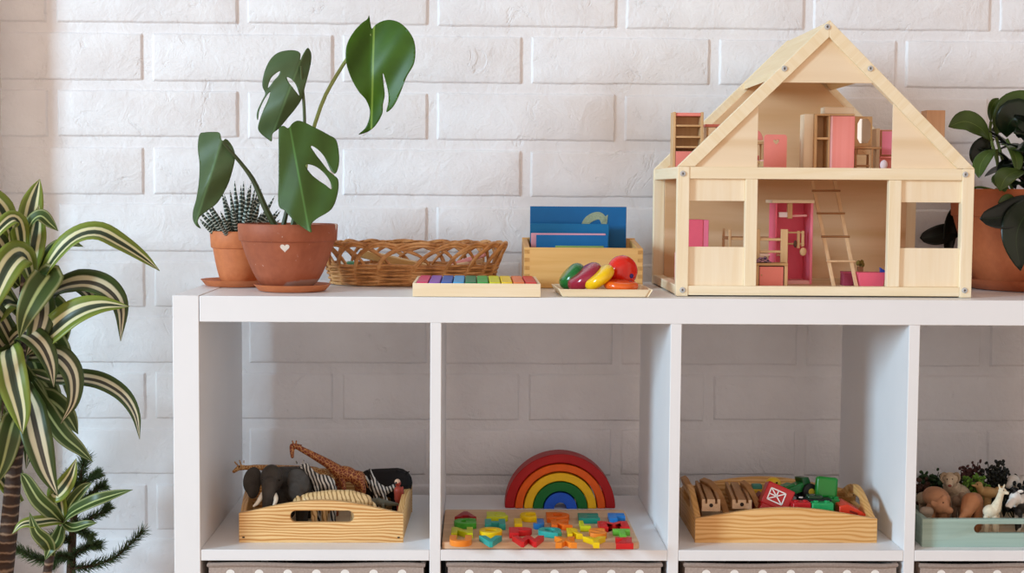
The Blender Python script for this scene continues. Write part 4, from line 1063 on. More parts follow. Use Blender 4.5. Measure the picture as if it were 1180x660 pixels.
# ------------------------------------------------------------------ things on top of the shelf
# --- wicker basket
def build_basket():
    z = ZT; ym = .285; a_ = .148; b_ = .072
    xr = at(576, 300, ym).x; cx = xr-a_+.004; cy = ym
    t = thing('wicker_basket', 'long oval brown wicker basket with looped rim behind the rainbow block tray', 'basket', (cx, cy, z))
    m, nt, b = _new('wicker'); vec = _coord(nt)
    f = _noise(nt, vec, 45, 4, .6)
    nt.links.new(_ramp(nt, f, [(.3, '#96602f'), (.5, '#c48a50'), (.72, '#deac74')]), b.inputs['Base Color']); b.inputs['Roughness'].default_value = .5
    _bump(nt, b, _noise(nt, vec, 300, 3), .2, .001)
    H1 = .033; NS = 20                   # woven wall height, number of stakes
    def pt(th, zz, d=0):
        fl = 1+.16*(zz/.075)             # wall flares outwards
        e = 2.5                          # squarish oval
        c, s = math.cos(th), math.sin(th)
        x = math.copysign(abs(c)**(2/e), c)*a_*.88*fl; y = math.copysign(abs(s)**(2/e), s)*b_*.85*fl
        L = math.hypot(c/a_, s/b_); nx, ny = c/a_/L, s/b_/L
        return V((cx+x+nx*d, cy+y+ny*d, z+zz))
    base = MB(); base.prism([(p.x, p.y) for p in [pt(2*PI*k/60, 0) for k in range(60)]], z+.0005, z+.004); base.build('base', m, t)
    for r in range(9):                   # woven strands
        zz = .004+r*(H1-.004)/8; n = NS*8; pts = []
        for k in range(n):
            th = 2*PI*k/n
            pts.append(pt(th, zz+.0008*math.sin(th*7+r), .0028*math.sin(th*NS/2+(PI if r % 2 else 0))))
        w_ = MB(); w_.tube(pts, .0024, 6, True); w_.build('woven_strand', m, t, ang=180)
    for i in range(NS):                  # stakes bent over into loops
        th0 = 2*PI*i/NS; span = 2*PI/NS*2.6
        for d in (0, .0055):
            ctl = [pt(th0, .002, -.001+d*.2), pt(th0+d*3, H1*.7, 0), pt(th0+span*.12+d*3, H1+.015, .004), pt(th0+span*.38+d*3, H1+.0345-d*.6, .006), pt(th0+span*.62+d*2, H1+.034-d*.9, .003), pt(th0+span*.86, H1+.014, -.003), pt(th0+span, H1-.008, -.004)]
            s_ = MB(); s_.tube(spline(ctl, 22), .0025, 6); s_.build('looped_stake', m, t, ang=180)
    # rolled rim over the loops
    for d in (0, 1):
        pts = [pt(2*PI*k/160, H1+.0345+.0012*math.sin(k*1.1+d*2), .002+.002*math.cos(k*1.1+d*2)) for k in range(160)]
        MB().tube(pts, .0017, 6, True).build('rim', m, t, ang=180)
    # contents
    def put(o, label, cat): return tag(o, label, cat, 'toys inside the wicker basket')
    zi = z+.006
    c = (cx-.098, cy-.028, zi+.0165)
    put(MB().ell(c, .0165, u=28, v=18).build('wooden_ball', paint('#3f8f63', .4, .04), origin=c, ang=180), 'green wooden ball at the left end of the wicker basket', 'ball')
    c = (cx-.113, cy+.006, zi+.016)
    put(MB().ell(c, .016, u=28, v=18).build('wooden_ball', paint('#efe7d4', .4, .04), origin=c, ang=180), 'cream wooden ball at the left end of the wicker basket', 'ball')
    wa = wood('#d0a96c', '#e0bc84', 'X', 90, 6, .6); wb = wood('#e8cfa4', '#f1dfbe', 'X', 90, 6, .6)
    def stick(p, q, w_, h, m_, label, name='wooden_stick'):
        p, q = V(p), V(q); o = (p+q)/2
        put(MB().bar(p, q, w_, h).build(name, m_, origin=o, bevel=.0015), label, 'stick')
    stick((cx-.085, cy+.01, zi+.044), (cx+.03, cy-.015, zi+.020), .022, .013, wa, 'wide tan wooden slat lying across the middle of the wicker basket')
    stick((cx-.07, cy-.035, zi+.024), (cx+.02, cy-.03, zi+.008), .016, .011, wa, 'narrow tan wooden slat low at the front of the wicker basket')
    stick((cx+.02, cy-.02, zi+.012), (cx+.115, cy+.01, zi+.034), .014, .008, wb, 'pale wooden stick at the right end of the wicker basket')
    stick((cx+.035, cy-.03, zi+.006), (cx+.10, cy-.035, zi+.028), .010, .008, paint('#d86a62', .5, .05), 'red painted stick at the right front of the wicker basket')
    stick((cx+.04, cy+.02, zi+.015), (cx+.12, cy-.01, zi+.045), .010, .008, paint('#e9a0a0', .5, .05), 'pink painted stick at the right end of the wicker basket')
build_basket()

# --- rainbow block tray
def build_block_tray():
    x0 = at(475.5, 343, .004).x; x1 = at(623, 343, .004).x; y0, y1 = .003, .185; z = ZT
    H = .0195; w = .0042
    t = thing('block_tray', 'shallow pale wooden tray of rainbow blocks at the front edge of the shelf', 'tray', ((x0+x1)/2, y0, z))
    pm = PALE('X')
    MB().bx(x0, x1, y0, y0+w, z, z+H).build('front_board', pm, t, bevel=.0006); MB().bx(x0, x1, y1-w, y1, z, z+H).build('back_board', pm, t, bevel=.0006)
    MB().bx(x0, x0+w, y0+w, y1-w, z, z+H).build('end_board', PALE('Y'), t, bevel=.0006); MB().bx(x1-w, x1, y0+w, y1-w, z, z+H).build('end_board', PALE('Y'), t, bevel=.0006)
    MB().bx(x0+w, x1-w, y0+w, y1-w, z, z+.004).build('base', PLY, t)
    cols = [('pink', '#d83f72'), ('purple', '#8a55b8'), ('dark blue', '#2f5fb8'), ('light blue', '#4aa3dd'), ('dark green', '#1f7a4c'), ('mid green', '#3fa94a'), ('lime yellow', '#d7d81c'), ('yellow', '#f2cf14'), ('orange', '#e8793a'), ('red', '#d5342f')]
    n = 10; pw = (x1-x0-2*w-.001)/n
    for i, (nm, c) in enumerate(cols):
        xa = x0+w+.0005+i*pw+.0008; xb = xa+pw-.0016
        ya, yb = y0+w+.003, y1-w-.003
        o = ((xa+xb)/2, (ya+yb)/2, z+.004)
        tag(MB().bx(xa, xb, ya, yb, z+.004, z+H+.0015).build('color_block', wood(c, c, 'Y', 60, 4, .5, .45) if False else paint(c, .45, .06), origin=o, bevel=.0012), nm+' painted wooden block in the rainbow tray', 'block', 'rainbow blocks in the tray')
build_block_tray()

# --- box with blue letter boards
def build_board_box():
    z = ZT; yf, yb = .205, .335
    x0 = at(604, 330, yf).x; x1 = at(740.5, 330, yf).x; w = .009
    hf = at(670, 285.5, yf).z-z; hb = hf+.010
    m = wood('#dcaa62', '#e8bd7c', 'X', 100, 4, .8, .5); my = wood('#d29d58', '#e0b272', 'Y', 100, 4, .8, .5)
    t = thing('wooden_box', 'open honey coloured wooden box holding blue letter boards', 'box', ((x0+x1)/2, yf, z))
    MB().bx(x0, x1, yf, yf+w, z, z+hf).build('front_board', m, t, bevel=.0008)
    MB().bx(x0, x1, yb-w, yb, z, z+hb+.002).build('back_board', m, t, bevel=.0008)
    for a in (x0, x1-w):
        MB().yz([(yf+w, z+.0005), (yb-w, z+.0005), (yb-w, z+hb), (yf+w, z+hf)], a, a+w).build('side_board', my, t, bevel=.0008)
    MB().bx(x0+w, x1-w, yf+w, yb-w, z+.001, z+.006).build('base', PLY, t)
    # finger joints: alternate end-grain blocks on the front corners
    eg = wood('#c08c4c', '#cf9f60', 'Z', 200, 200, .4)
    for xx in (x0, x1-.0085):
        j = MB()
        for k in range(5): j.bx(xx, xx+.0085, yf-.0002, yf+.004, z+.003+k*hf/5, z+.003+k*hf/5+hf/10)
        j.build('finger_joint', eg, t)
    blue = paint('#0067a6', .5, .05); blue2 = paint('#0070a8', .5, .05); pk = paint('#ecaabb', .5, .05); pw_ = paint('#e9e0cf', .6, .04)
    zi = z+.0065
    def board(px0, px1, pyt, Y, mt_, label, th=.0045, edge=None):
        a = at(px0, pyt, Y); b = at(px1, pyt, Y)
        e = thing('letter_board', label, 'board', ((a.x+b.x)/2, Y, zi), 'letter boards in the wooden box')
        MB().bx(a.x, b.x, Y, Y+th, zi, a.z).build('panel', mt_, e, bevel=.0008)
        return e, a, b
    e, a, b = board(611, 722, 237.5, .318, blue, 'tallest blue letter board with a sand letter, in the wooden box')
    # sandpaper letter, only its upper arch shows above the boards in front
    sand = paint('#9fb096', .95, .15, 400, bump=.4, bscale=900)
    Yl = .318
    pts = [at(px, py, Yl) for px, py in ((672, 272), (673, 262), (677, 254), (684, 249.5), (690, 248.5), (694, 251), (696, 256))]
    P = spline(pts, 24); pl = MB(); n = len(P); ww = lerp_list([.0042, .006, .0066, .006, .005], n)
    fr = frames(P); A = []; B = []
    for k in range(n):
        tn = fr[k][0]; nx = V((-tn.z, 0, tn.x)); A.append(P[k]+nx*ww[k]); B.append(P[k]-nx*ww[k])
    for k in range(n-1):
        d0, d1 = V((0, -.0008, 0)), V((0, .0006, 0))
        pl.hexa([A[k]+d1, A[k+1]+d1, B[k+1]+d1, B[k]+d1, A[k]+d0, A[k+1]+d0, B[k+1]+d0, B[k]+d0])
    q = [at(697, 249.5, Yl), at(700.5, 247.5, Yl), at(699.5, 256, Yl), at(697, 266, Yl), at(691, 266, Yl), at(693, 257, Yl)]
    pl.xz([(p.x, p.z) for p in q], Yl-.0008, Yl+.0006)
    bmesh.ops.recalc_face_normals(pl.bm, faces=pl.bm.faces)
    pl.build('sand_letter', sand, e, smooth=False)
    board(611, 702, 257.5, .296, blue2, 'medium blue letter board in front of the tallest one in the wooden box')
    board(612, 698, 268.5, .268, pk, 'pink letter board between the blue ones in the wooden box')
    board(618, 701, 270.5, .255, blue, 'front blue letter board in the wooden box')
    board(640, 696, 283.0, .235, paint('#7fa05a', .6, .1), 'low green letter board just behind the front wall of the wooden box')
build_board_box()

# --- small tray with coloured wooden discs
def build_disc_tray():
    z = ZT; yf, yb = .012, .13
    x0 = at(646, 342, yf).x; x1 = at(750, 342, yf).x; m = PALE('X')
    t = thing('disc_tray', 'small shallow wooden tray of coloured discs left of the dollhouse', 'tray', ((x0+x1)/2, yf, z))
    w = .004; fl = .006; h = .0115
    xb0, xb1 = x0-.005, x1-.002
    def wall(p, q, po, qo, name):
        p, q, po, qo = V(p), V(q), V(po), V(qo)   # bottom inner edge p-q, top outer edge po-qo
        up = V((0, 0, h)); n = (po-p); n.z = 0; nn = n.normalized()*w
        MB().hexa([p, q, q+nn, p+nn, po+up, qo+up, qo+up+nn, po+up+nn]).build(name, m, t, bevel=.0006)
    p00, p10, p11, p01 = V((x0+fl, yf+fl, z)), V((x1-fl, yf+fl, z)), V((xb1-fl, yb-fl, z)), V((xb0+fl, yb-fl, z))
    o00, o10, o11, o01 = V((x0, yf, z)), V((x1, yf, z)), V((xb1, yb, z)), V((xb0, yb, z))
    wall(p00, p10, o00, o10, 'front_wall'); wall(p10, p11, o10, o11, 'end_wall'); wall(p11, p01, o11, o01, 'back_wall'); wall(p01, p00, o01, o00, 'end_wall')
    b = MB(); b.hexa([p00, p10, p11, p01]+[p+V((0, 0, .003)) for p in (p00, p10, p11, p01)]); b.build('base', PLY, t)
    def disc(center, r, th, nrm, m_, label, hole=0, name='wooden_ring'):
        nrm = V(nrm).normalized(); e = min(r*.6, th*.46)
        pr = []
        k = 8
        pr = [(hole, -th*.5*(.75 if hole else 1))] if hole else [(0, -th/2)]
        for i in range(k+1):
            a = -PI/2+PI*i/k; pr.append((r-e+e*math.cos(a), (th/2)*math.sin(a)))
        pr.append((hole, th*.5*.75) if hole else (0, th/2))
        if hole: pr.append(pr[0])
        mat_ = V((0, 0, 1)).rotation_difference(nrm).to_matrix().to_4x4(); mat_.translation = V(center)
        o = MB(); o.lathe(pr, 48, (0, 0, 0), mat_); bmesh.ops.recalc_face_normals(o.bm, faces=o.bm.faces)
        return tag(o.build(name, m_, origin=center, ang=50), label, 'ring' if hole else 'disc', 'coloured wooden discs in the small tray')
    gl = dict(rough=.18, var=.03, coat=.5)
    Yd = .062
    def c(px, py, Y=Yd): return at(px, py, Y)
    def ln(deg, v=-.14): a = R(deg); return (-math.sin(a), v, math.cos(a))
    disc(c(659.5, 318.5, .088), .0235, .0235, ln(47), paint('#12692c', **gl), 'glossy green wooden disc leaning at the left of the small tray', 0, 'wooden_disc')
    disc(c(674, 319, .066), .0295, .0215, ln(36), paint('#98203a', **gl), 'glossy plum wooden disc leaning between the green and yellow ones', 0, 'wooden_disc')
    disc(c(690.5, 319.5, .045), .0255, .0175, ln(37), paint('#f2c411', **gl), 'glossy yellow wooden disc leaning at the front of the small tray', 0, 'wooden_disc')
    dn = V((.52, -.84, -.02)).normalized(); dc = c(717, 312.5, .088)
    o = disc(dc, .0245, .034, dn, paint('#de2416', **gl), 'large glossy red wooden drum with a dark blue dot in the small tray', 0, 'wooden_drum')
    cc = dc+dn*.0170+V((.004, .0025, -.006))
    mat_ = V((0, 0, 1)).rotation_difference(dn).to_matrix().to_4x4(); mat_.translation = cc
    d = MB(); d.lathe([(0, -.001), (.0036, -.001), (.0036, .0004), (.003, .0008), (0, .0008)], 24, (0, 0, 0), mat_)
    d.build('blue_dot', paint('#3a2a78', .3, .05), o, origin=dc)
    disc(c(715.5, 328.5, .040), .0262, .0125, (.05, -.08, 1), paint('#e8641a', **gl), 'glossy orange wooden disc lying flat at the front of the small tray', 0, 'wooden_disc')
    disc(c(703, 326, .075), .0125, .010, (.3, -.3, .9), paint('#a51622', **gl), 'small dark red wooden disc lying under the red drum', 0, 'wooden_disc')
build_disc_tray()
# ------------------------------------------------------------------ trays in the cubes
def arch(x0, x1, h0, h1, n=16, flat=0):
    """top edge from right to left: shoulders at h0 rising to h1"""
    out = []
    for k in range(n+1):
        f = k/n; x = x1+(x0-x1)*f
        out.append((x, h0+(h1-h0)*math.sin(PI*f)**1.2))
    return out
def tray(label, xf0, xf1, xb0, xb1, yf, yb, z, hf, af, hb, ab, hs, as_, mX, mY, front_slot=None, side_slot=None, th=.009, nails=False, group=None):
    t = thing('wooden_tray', label, 'tray', ((xf0+xf1)/2, yf, z), group)
    z0 = z+.0006
    def plate(p0, p1, h0, h1, slot_, name, m, inset=0):
        # upright board whose outer bottom edge runs p0 -> p1, thickness to the left of that direction
        p0, p1 = V((*p0, z0)), V((*p1, z0)); d = p1-p0; L = d.length; d.normalize(); nrm = V((-d.y, d.x, 0))
        out = [(inset, 0), (L-inset, 0)]+arch(inset, L-inset, h0, h1)
        sp = [out]
        if slot_: sp.append(slot(*slot_)[::-1])
        bm = curve_mesh(sp, th/2-.0008, .0008)
        M = Matrix((d, V((0, 0, 1)), d.cross(V((0, 0, 1))))).transposed().to_4x4(); M.translation = p0+nrm*th/2
        return mb_from(bm, M).build(name, m, t, ang=30)
    plate((xf0, yf), (xf1, yf), hf, af, front_slot, 'front_board', mX)
    plate((xb1, yb), (xb0, yb), hb, ab, None, 'back_board', mX)
    e = th+.0003
    plate((xf1, yf+e), (xb1, yb-e), hs, as_, side_slot, 'side_board', mY)
    plate((xb0, yb-e), (xf0, yf+e), hs, as_, side_slot, 'side_board', mY)
    b = MB(); i = th+.0004
    cs = [(xf0+i, yf+i), (xf1-i, yf+i), (xb1-i, yb-i), (xb0+i, yb-i)]
    b.hexa([V((x, y, z+.001)) for x, y in cs]+[V((x, y, z+.006)) for x, y in cs]).build('base', PLY, t)
    if nails:
        for x in (xf0+.006, xf1-.006): MB().box((x, yf-.0002, z+.008), (.0035, .001, .0022)).build('nail', DARK, t, bevel=.0003)
    return t, z+.006
PINEX = wood('#bf8140', '#ecc68c', 'X', 120, 5, .75, .45, lines=1300); PINEY = wood('#c98f4c', '#e3b678', 'Y', 120, 5, .75, .45, lines=1300)
BX = wood('#c98f4a', '#e6b97c', 'X', 120, 5, .8, .45, lines=1000); BY = wood('#c99450', '#dcab6c', 'Y', 120, 5, .8, .45, lines=1000)

# pattern materials for the toy animals
def giraffe_mat(c1, c2):
    m, nt, b = _new('giraffe_'+c1.strip('#')); vec = _coord(nt)
    vo = nt.nodes.new('ShaderNodeTexVoronoi'); vo.feature = 'DISTANCE_TO_EDGE'; vo.inputs['Scale'].default_value = 200; nt.links.new(vec, vo.inputs['Vector'])
    nt.links.new(_ramp(nt, vo.outputs[0], [(.035, c2), (.08, c1)]), b.inputs['Base Color']); b.inputs['Roughness'].default_value = .5; return m
def stripe_mat(name, c1, c2, scale, axis=(1, 0, .35), dist=5, pos=.5, wdt=.12):
    m, nt, b = _new(name); vec = _coord(nt)
    sep = nt.nodes.new('ShaderNodeSeparateXYZ'); nt.links.new(vec, sep.inputs[0])
    a = _math(nt, 'ADD', _math(nt, 'MULTIPLY', sep.outputs[0], axis[0]), _math(nt, 'ADD', _math(nt, 'MULTIPLY', sep.outputs[1], axis[1]), _math(nt, 'MULTIPLY', sep.outputs[2], axis[2])))
    s = _math(nt, 'SINE', _math(nt, 'ADD', _math(nt, 'MULTIPLY', a, scale), _math(nt, 'MULTIPLY', _noise(nt, vec, 45, 2), dist)))
    s = _math(nt, 'MULTIPLY', _math(nt, 'ADD', s, 1.0), .5)
    nt.links.new(_ramp(nt, s, [(pos-wdt, c1), (pos+wdt, c2)]), b.inputs['Base Color']); b.inputs['Roughness'].default_value = .5; return m

def P(px, py, Y): return at(px, py, Y)
def blob(name, label, cat, parts, m, group, vox=.0011, zfloor=None, sm=4):
    """one continuous toy body grown from tapered limbs and rounded masses; base Empty with the body under it"""
    b = MB()
    for p in parts:
        if p[0] == 'c': b.cap(p[1], p[2], p[3], p[4], 12)
        elif p[0] == 'k':               # chain of joints with radii
            pts, rr = p[1], p[2]
            for i in range(len(pts)-1): b.cap(pts[i], pts[i+1], rr[i], rr[i+1], 12)
        else: b.ell(p[1], p[2], p[3] if len(p) > 3 else None, 20, 14)
    zmin = min(v.co.z for v in b.bm.verts); c = sum((v.co for v in b.bm.verts), V())/len(b.bm.verts)
    t = thing(name, label, cat, (c.x, c.y, zmin), group)
    b.build('body', m, t, remesh=vox, rsmooth=sm, ang=180)
    return t
def dot(t, p, r, m, name='eye'): MB().ell(p, r, u=10, v=8).build(name, m, t, ang=180)
EYE = paint('#15120f', .2, 0)

def bay_animals():
    yf = .045; z = ZS
    xf0 = P(276, 624, yf).x; xf1 = P(464, 624, yf).x
    xb0 = P(286, 590, .262).x; xb1 = P(474.5, 590, .262).x
    s0 = P(333.6, 595, yf); s1 = P(408.6, 595, yf)
    L = xf1-xf0
    t, zf = tray('low pine tray with a hand slot in front, holding jungle animals, left cube', xf0, xf1, xb0, xb1, yf, .262, z, .043, .0625, .046, .070, .043, .049, PINEX, PINEY,
                 front_slot=((s0.x+s1.x)/2-xf0, P(370, 595.5, yf).z-z, s1.x-s0.x, .0195), nails=True)
    G = 'toy animals in the pine tray'
    gF = zf+.0003
    # elephant facing out
    el = paint('#3b3733', .6, .25, 60, bump=.7, bscale=140)
    parts = [('e', P(313, 551, .098), (.0175, .016, .0215)), ('k', [P(311, 556, .088), P(309.5, 572, .080), P(308.5, 588, .079), P(308, 602, .084)], [.0130, .0100, .0084, .0070]),
             ('e', P(291, 553.5, .112), (.0150, .0042, .0215), (0, .15, .35)), ('e', P(292, 562, .112), (.0105, .004, .017), (0, .1, .35)),
             ('e', P(344, 555, .094), (.0185, .0045, .0215), (0, -.35, -.25)), ('e', P(341, 567, .092), (.0125, .004, .016), (0, -.1, -.25)),
             ('e', P(343, 562, .150), (.030, .040, .0235)), ('c', P(324, 549, .12), P(341, 553, .15), .016, .022)]
    c1 = P(325, 570, .125); c2 = P(352, 570, .125)
    for (x, y) in ((c1.x, .128), (c2.x-.006, .128), (c1.x+.004, .18), (c2.x, .18)): parts.append(('c', V((x, y, z+.055)), V((x, y, gF+.0098)), .0125, .0095))
    e = blob('toy_elephant', 'grey toy elephant with white tusks facing out of the pine tray', 'toy animal', parts, el, G, .0012)
    iv = paint('#efe8d8', .35, .04)
    MB().tube(spline([P(302.5, 569, .086), P(300, 574, .078), P(296, 580, .073), P(291.5, 583.5, .070)], 12), lerp_list([.0034, .0036, .0030, .0012], 12), 10).build('tusk', iv, e)
    MB().tube(spline([P(316.5, 569, .084), P(318, 574, .076), P(317, 579, .071), P(314.5, 583, .067)], 12), lerp_list([.0034, .0036, .0030, .0012], 12), 10).build('tusk', iv, e)
    for px in (303, 322): dot(e, P(px, 553, .0855), .0016, EYE)
    # giraffe with long neck
    g1 = giraffe_mat('#7d3418', '#c98f52'); Yg = .185
    parts = [('k', [P(336.5, 514.5, Yg), P(336.5, 521, Yg-.003), P(336.8, 526, Yg-.004)], [.0042, .0036, .0028]), ('c', P(337, 514, Yg), P(344, 514.5, Yg), .0046, .0044),
             ('k', [P(343, 515, Yg), P(360, 524, Yg), P(378, 534, Yg), P(392, 545, Yg)], [.0042, .0056, .0075, .0115]), ('e', P(399, 546, Yg), (.020, .0125, .0125), (0, .25, 0)), ('e', P(412, 551, Yg), (.0135, .012, .0125), (0, .45, 0)),
             ('k', [P(394, 552, Yg-.006), P(397, 566, Yg-.008), P(399, 580, Yg-.008)], [.006, .0038, .0032]), ('k', [P(390, 552, Yg+.008), P(390, 566, Yg+.008), P(388, 584, Yg+.008)], [.006, .0038, .0032]),
             ('k', [P(415, 552, Yg-.006), P(419, 564, Yg-.008), P(418, 578, Yg-.008)], [.0075, .0042, .003]), ('k', [P(413, 555, Yg+.007), P(412, 568, Yg+.008), P(410, 590, Yg+.01)], [.0075, .0042, .003]),
             ('c', P(341, 512, Yg+.002), P(341.5, 508, Yg+.002), .0012, .0014), ('c', P(338, 511, Yg-.002), P(337, 508, Yg-.002), .0012, .0014), ('e', P(346, 513, Yg+.006), (.0035, .001, .0018)), ('c', P(420, 549, Yg), P(424, 562, Yg), .0014, .001)]
    # its legs end on the tray floor
    fx = P(388, 584, Yg+.008); parts.append(('c', fx, V((fx.x, fx.y, gF+.003)), .0032, .003)); fx = P(410, 590, Yg+.01); parts.append(('c', fx, V((fx.x, fx.y, gF+.003)), .003, .003))
    e = blob('toy_giraffe', 'red brown toy giraffe with its neck raised above the pine tray', 'toy animal', parts, g1, G, .0009, sm=2)
    dot(e, P(338.5, 514, Yg-.0045), .0011, EYE); MB().ell(P(336.8, 526, Yg-.0045), (.0024, .0018, .0016), u=10, v=8).build('muzzle', paint('#5a3020', .5, .1), e)
    # second giraffe behind the elephant, head over the left side
    g2 = giraffe_mat('#a9713a', '#d9b478'); Y2 = .205
    parts = [('k', [P(281, 538.5, Y2), P(275, 539, Y2-.002), P(269.5, 543, Y2-.004)], [.0044, .0040, .0028]), ('k', [P(279, 539, Y2), P(294, 538, Y2), P(320, 540, Y2), P(345, 544, Y2)], [.0036, .0040, .0065, .011]), ('e', P(357, 546, Y2), (.0225, .012, .0125)), ('e', P(373, 548, Y2), (.013, .0115, .012)),
             ('c', P(278, 536, Y2), P(276, 530.5, Y2), .0012, .0013), ('c', P(274, 536, Y2-.003), P(270.5, 532, Y2-.003), .0012, .0013), ('e', P(281, 532, Y2+.003), (.0012, .001, .0035))]
    for px, dy in ((348, -.007), (352, .007), (374, -.007), (378, .007)):
        p = P(px, 552, Y2+dy); parts.append(('c', p, V((p.x, p.y, gF+.003)), .005, .003))
    e = blob('toy_giraffe', 'yellow brown toy giraffe whose head pokes out left behind the elephant', 'toy animal', parts, g2, G, .0009, sm=2)
    dot(e, P(276, 537.5, Y2-.006), .0011, EYE)
    # zebras
    zb = stripe_mat('zebra_stripes', '#1d1b1b', '#d8d4cc', 1150, (1, .2, .3), 8)
    Yz = .150
    parts = [('k', [P(343, 541, Yz), P(348, 538, Yz), P(353, 537, Yz+.004)], [.0030, .0046, .005]), ('k', [P(352, 538, Yz+.003), P(360, 548, Yz-.006), P(366, 554, Yz-.012)], [.0055, .0075, .0115]), ('e', P(373, 556, Yz-.012), (.0185, .0125, .0125), (0, .2, 0)),
             ('e', P(341.5, 532.5, Yz+.004), (.0016, .001, .0035), (0, -.4, 0)), ('e', P(349.5, 531.5, Yz+.004), (.0016, .001, .0035), (0, .3, 0))]
    for px, dy in ((364, -.02), (367, -.004), (383, -.02), (385, -.004)):
        p = P(px, 562, Yz+dy); parts.append(('c', p, V((p.x, p.y, gF+.003)), .005, .0028))
    e = blob('toy_zebra', 'striped toy zebra standing between the elephant and the giraffe', 'toy animal', parts, zb, G, .0009, sm=2)
    dot(e, P(347, 537.5, Yz-.0045), .0009, EYE)
    Yq = .205
    parts = [('e', P(436, 563, Yq), (.0165, .0095, .0095), (0, .35, 0)), ('k', [P(433, 557, Yq-.004), P(429, 549, Yq-.005), P(426, 541, Yq-.005)], [.0048, .0027, .0021]), ('k', [P(430, 559, Yq-.006), P(424, 553, Yq-.008), P(421, 549, Yq-.01)], [.0045, .0026, .0021]),
             ('k', [P(444, 565, Yq), P(450, 563, Yq-.002), P(455, 560, Yq-.003)], [.0075, .0052, .0042]), ('k', [P(455, 560, Yq-.003), P(460, 562, Yq-.006)], [.0042, .0028]), ('k', [P(440, 568, Yq-.004), P(446, 577, Yq-.008)], [.0042, .0024]), ('c', P(434, 566, Yq), V((P(434, 566, Yq).x, Yq, gF+.004)), .006, .004)]
    e = blob('toy_zebra', 'striped toy zebra tipped over with its legs up at the right of the tray', 'toy animal', parts, zb, G, .0009, sm=2)
    # tiger lying along the front
    tg = stripe_mat('tiger_stripes', '#94703f', '#dfbd88', 1000, (1, .1, .25), 12, .22, .16)
    Yt = .088
    parts = [('k', [P(356, 576, Yt), P(380, 573.5, Yt), P(404, 573, Yt), P(421, 577, Yt)], [.0115, .0125, .0118, .0105]), ('e', P(345, 579, Yt-.002), (.0105, .010, .0095)), ('e', P(339, 582, Yt-.006), (.0055, .006, .005)), ('e', P(349, 571.5, Yt), (.0028, .0015, .0028)), ('e', P(343, 572.5, Yt-.004), (.0028, .0015, .0028)),
             ('k', [P(424, 577, Yt), P(431, 581, Yt-.002), P(434, 587, Yt-.004)], [.0042, .0026, .0022])]
    for px, dy in ((362, -.008), (374, .006), (408, -.008), (418, .006)):
        p = P(px, 580, Yt+dy); parts.append(('c', p, V((p.x, p.y, gF+.0042)), .0058, .004))
    e = blob('toy_tiger', 'pale striped toy tiger lying along the front of the pine tray', 'toy animal', parts, tg, G, .0011)
    for px, dy in ((341.5, -.0095), (346, -.0105)): dot(e, P(px, 578, Yt+dy), .0010, EYE)
    # black bull at the back right
    bk = paint('#140e0c', .85, .25, 50)
    Yb = .2255
    parts = [('c', P(428, 556, Yb), P(458, 556, Yb), .0225, .0245), ('e', P(462, 556, Yb-.004), (.0155, .014, .019)), ('e', P(466, 566, Yb-.012), (.009, .010, .010)), ('k', [P(459, 543, Yb-.012), P(455, 540, Yb-.018)], [.0022, .001]), ('k', [P(468, 545, Yb-.010), P(472, 543, Yb-.014)], [.0022, .001])]
    for px, dy in ((426, -.008), (428, .008), (456, -.008), (458, .008)):
        p = P(px, 565, Yb+dy); parts.append(('c', p, V((p.x, p.y, gF+.006)), .009, .006))
    blob('toy_bull', 'big black toy bull at the back right of the pine tray', 'toy animal', parts, bk, G, .0012)
    # parrot
    Yp = .16
    parts = [('k', [P(459, 575, Yp), P(459, 565, Yp)], [.0062, .0072]), ('e', P(458.5, 556.5, Yp-.001), (.005, .005, .0055)), ('k', [P(459, 577, Yp), P(461, 590, Yp+.004)], [.005, .0025]), ('e', P(464, 567, Yp), (.0022, .005, .010)), ('c', P(459, 577, Yp), V((P(459, 577, Yp).x, Yp, gF+.002)), .003, .0022)]
    e = blob('toy_parrot', 'small brick red toy bird with a pale head at the right side of the tray', 'toy animal', parts, paint('#8d3222', .5, .2, 90), G, .0009, sm=2)
    MB().ell(P(458, 555, Yp-.0018), (.0046, .0044, .0046), u=14, v=10).build('head_patch', paint('#cfa58a', .5, .08), e); MB().cap(P(456.5, 556, Yp-.0055), P(455, 558, Yp-.008), .0016, .0006).build('beak', DARK, e)
    # grey crocodile
    Yc = .118
    parts = [('k', [P(424, 579, Yc), P(436, 578, Yc), P(448, 580, Yc+.004), P(458, 581, Yc+.010)], [.0055, .0065, .0045, .0025]), ('k', [P(424, 579, Yc), P(414, 581, Yc-.002)], [.0052, .003])]
    for px, dy in ((428, -.006), (430, .007), (441, -.005), (443, .008)):
        p = P(px, 582, Yc+dy); parts.append(('c', p, V((p.x, p.y, gF+.002)), .0028, .0022))
    blob('toy_crocodile', 'grey green toy crocodile behind the tail of the tiger', 'toy animal', parts, paint('#5d5a4c', .6, .25, 120, bump=.5, bscale=300), G, .0009, sm=2)
bay_animals()

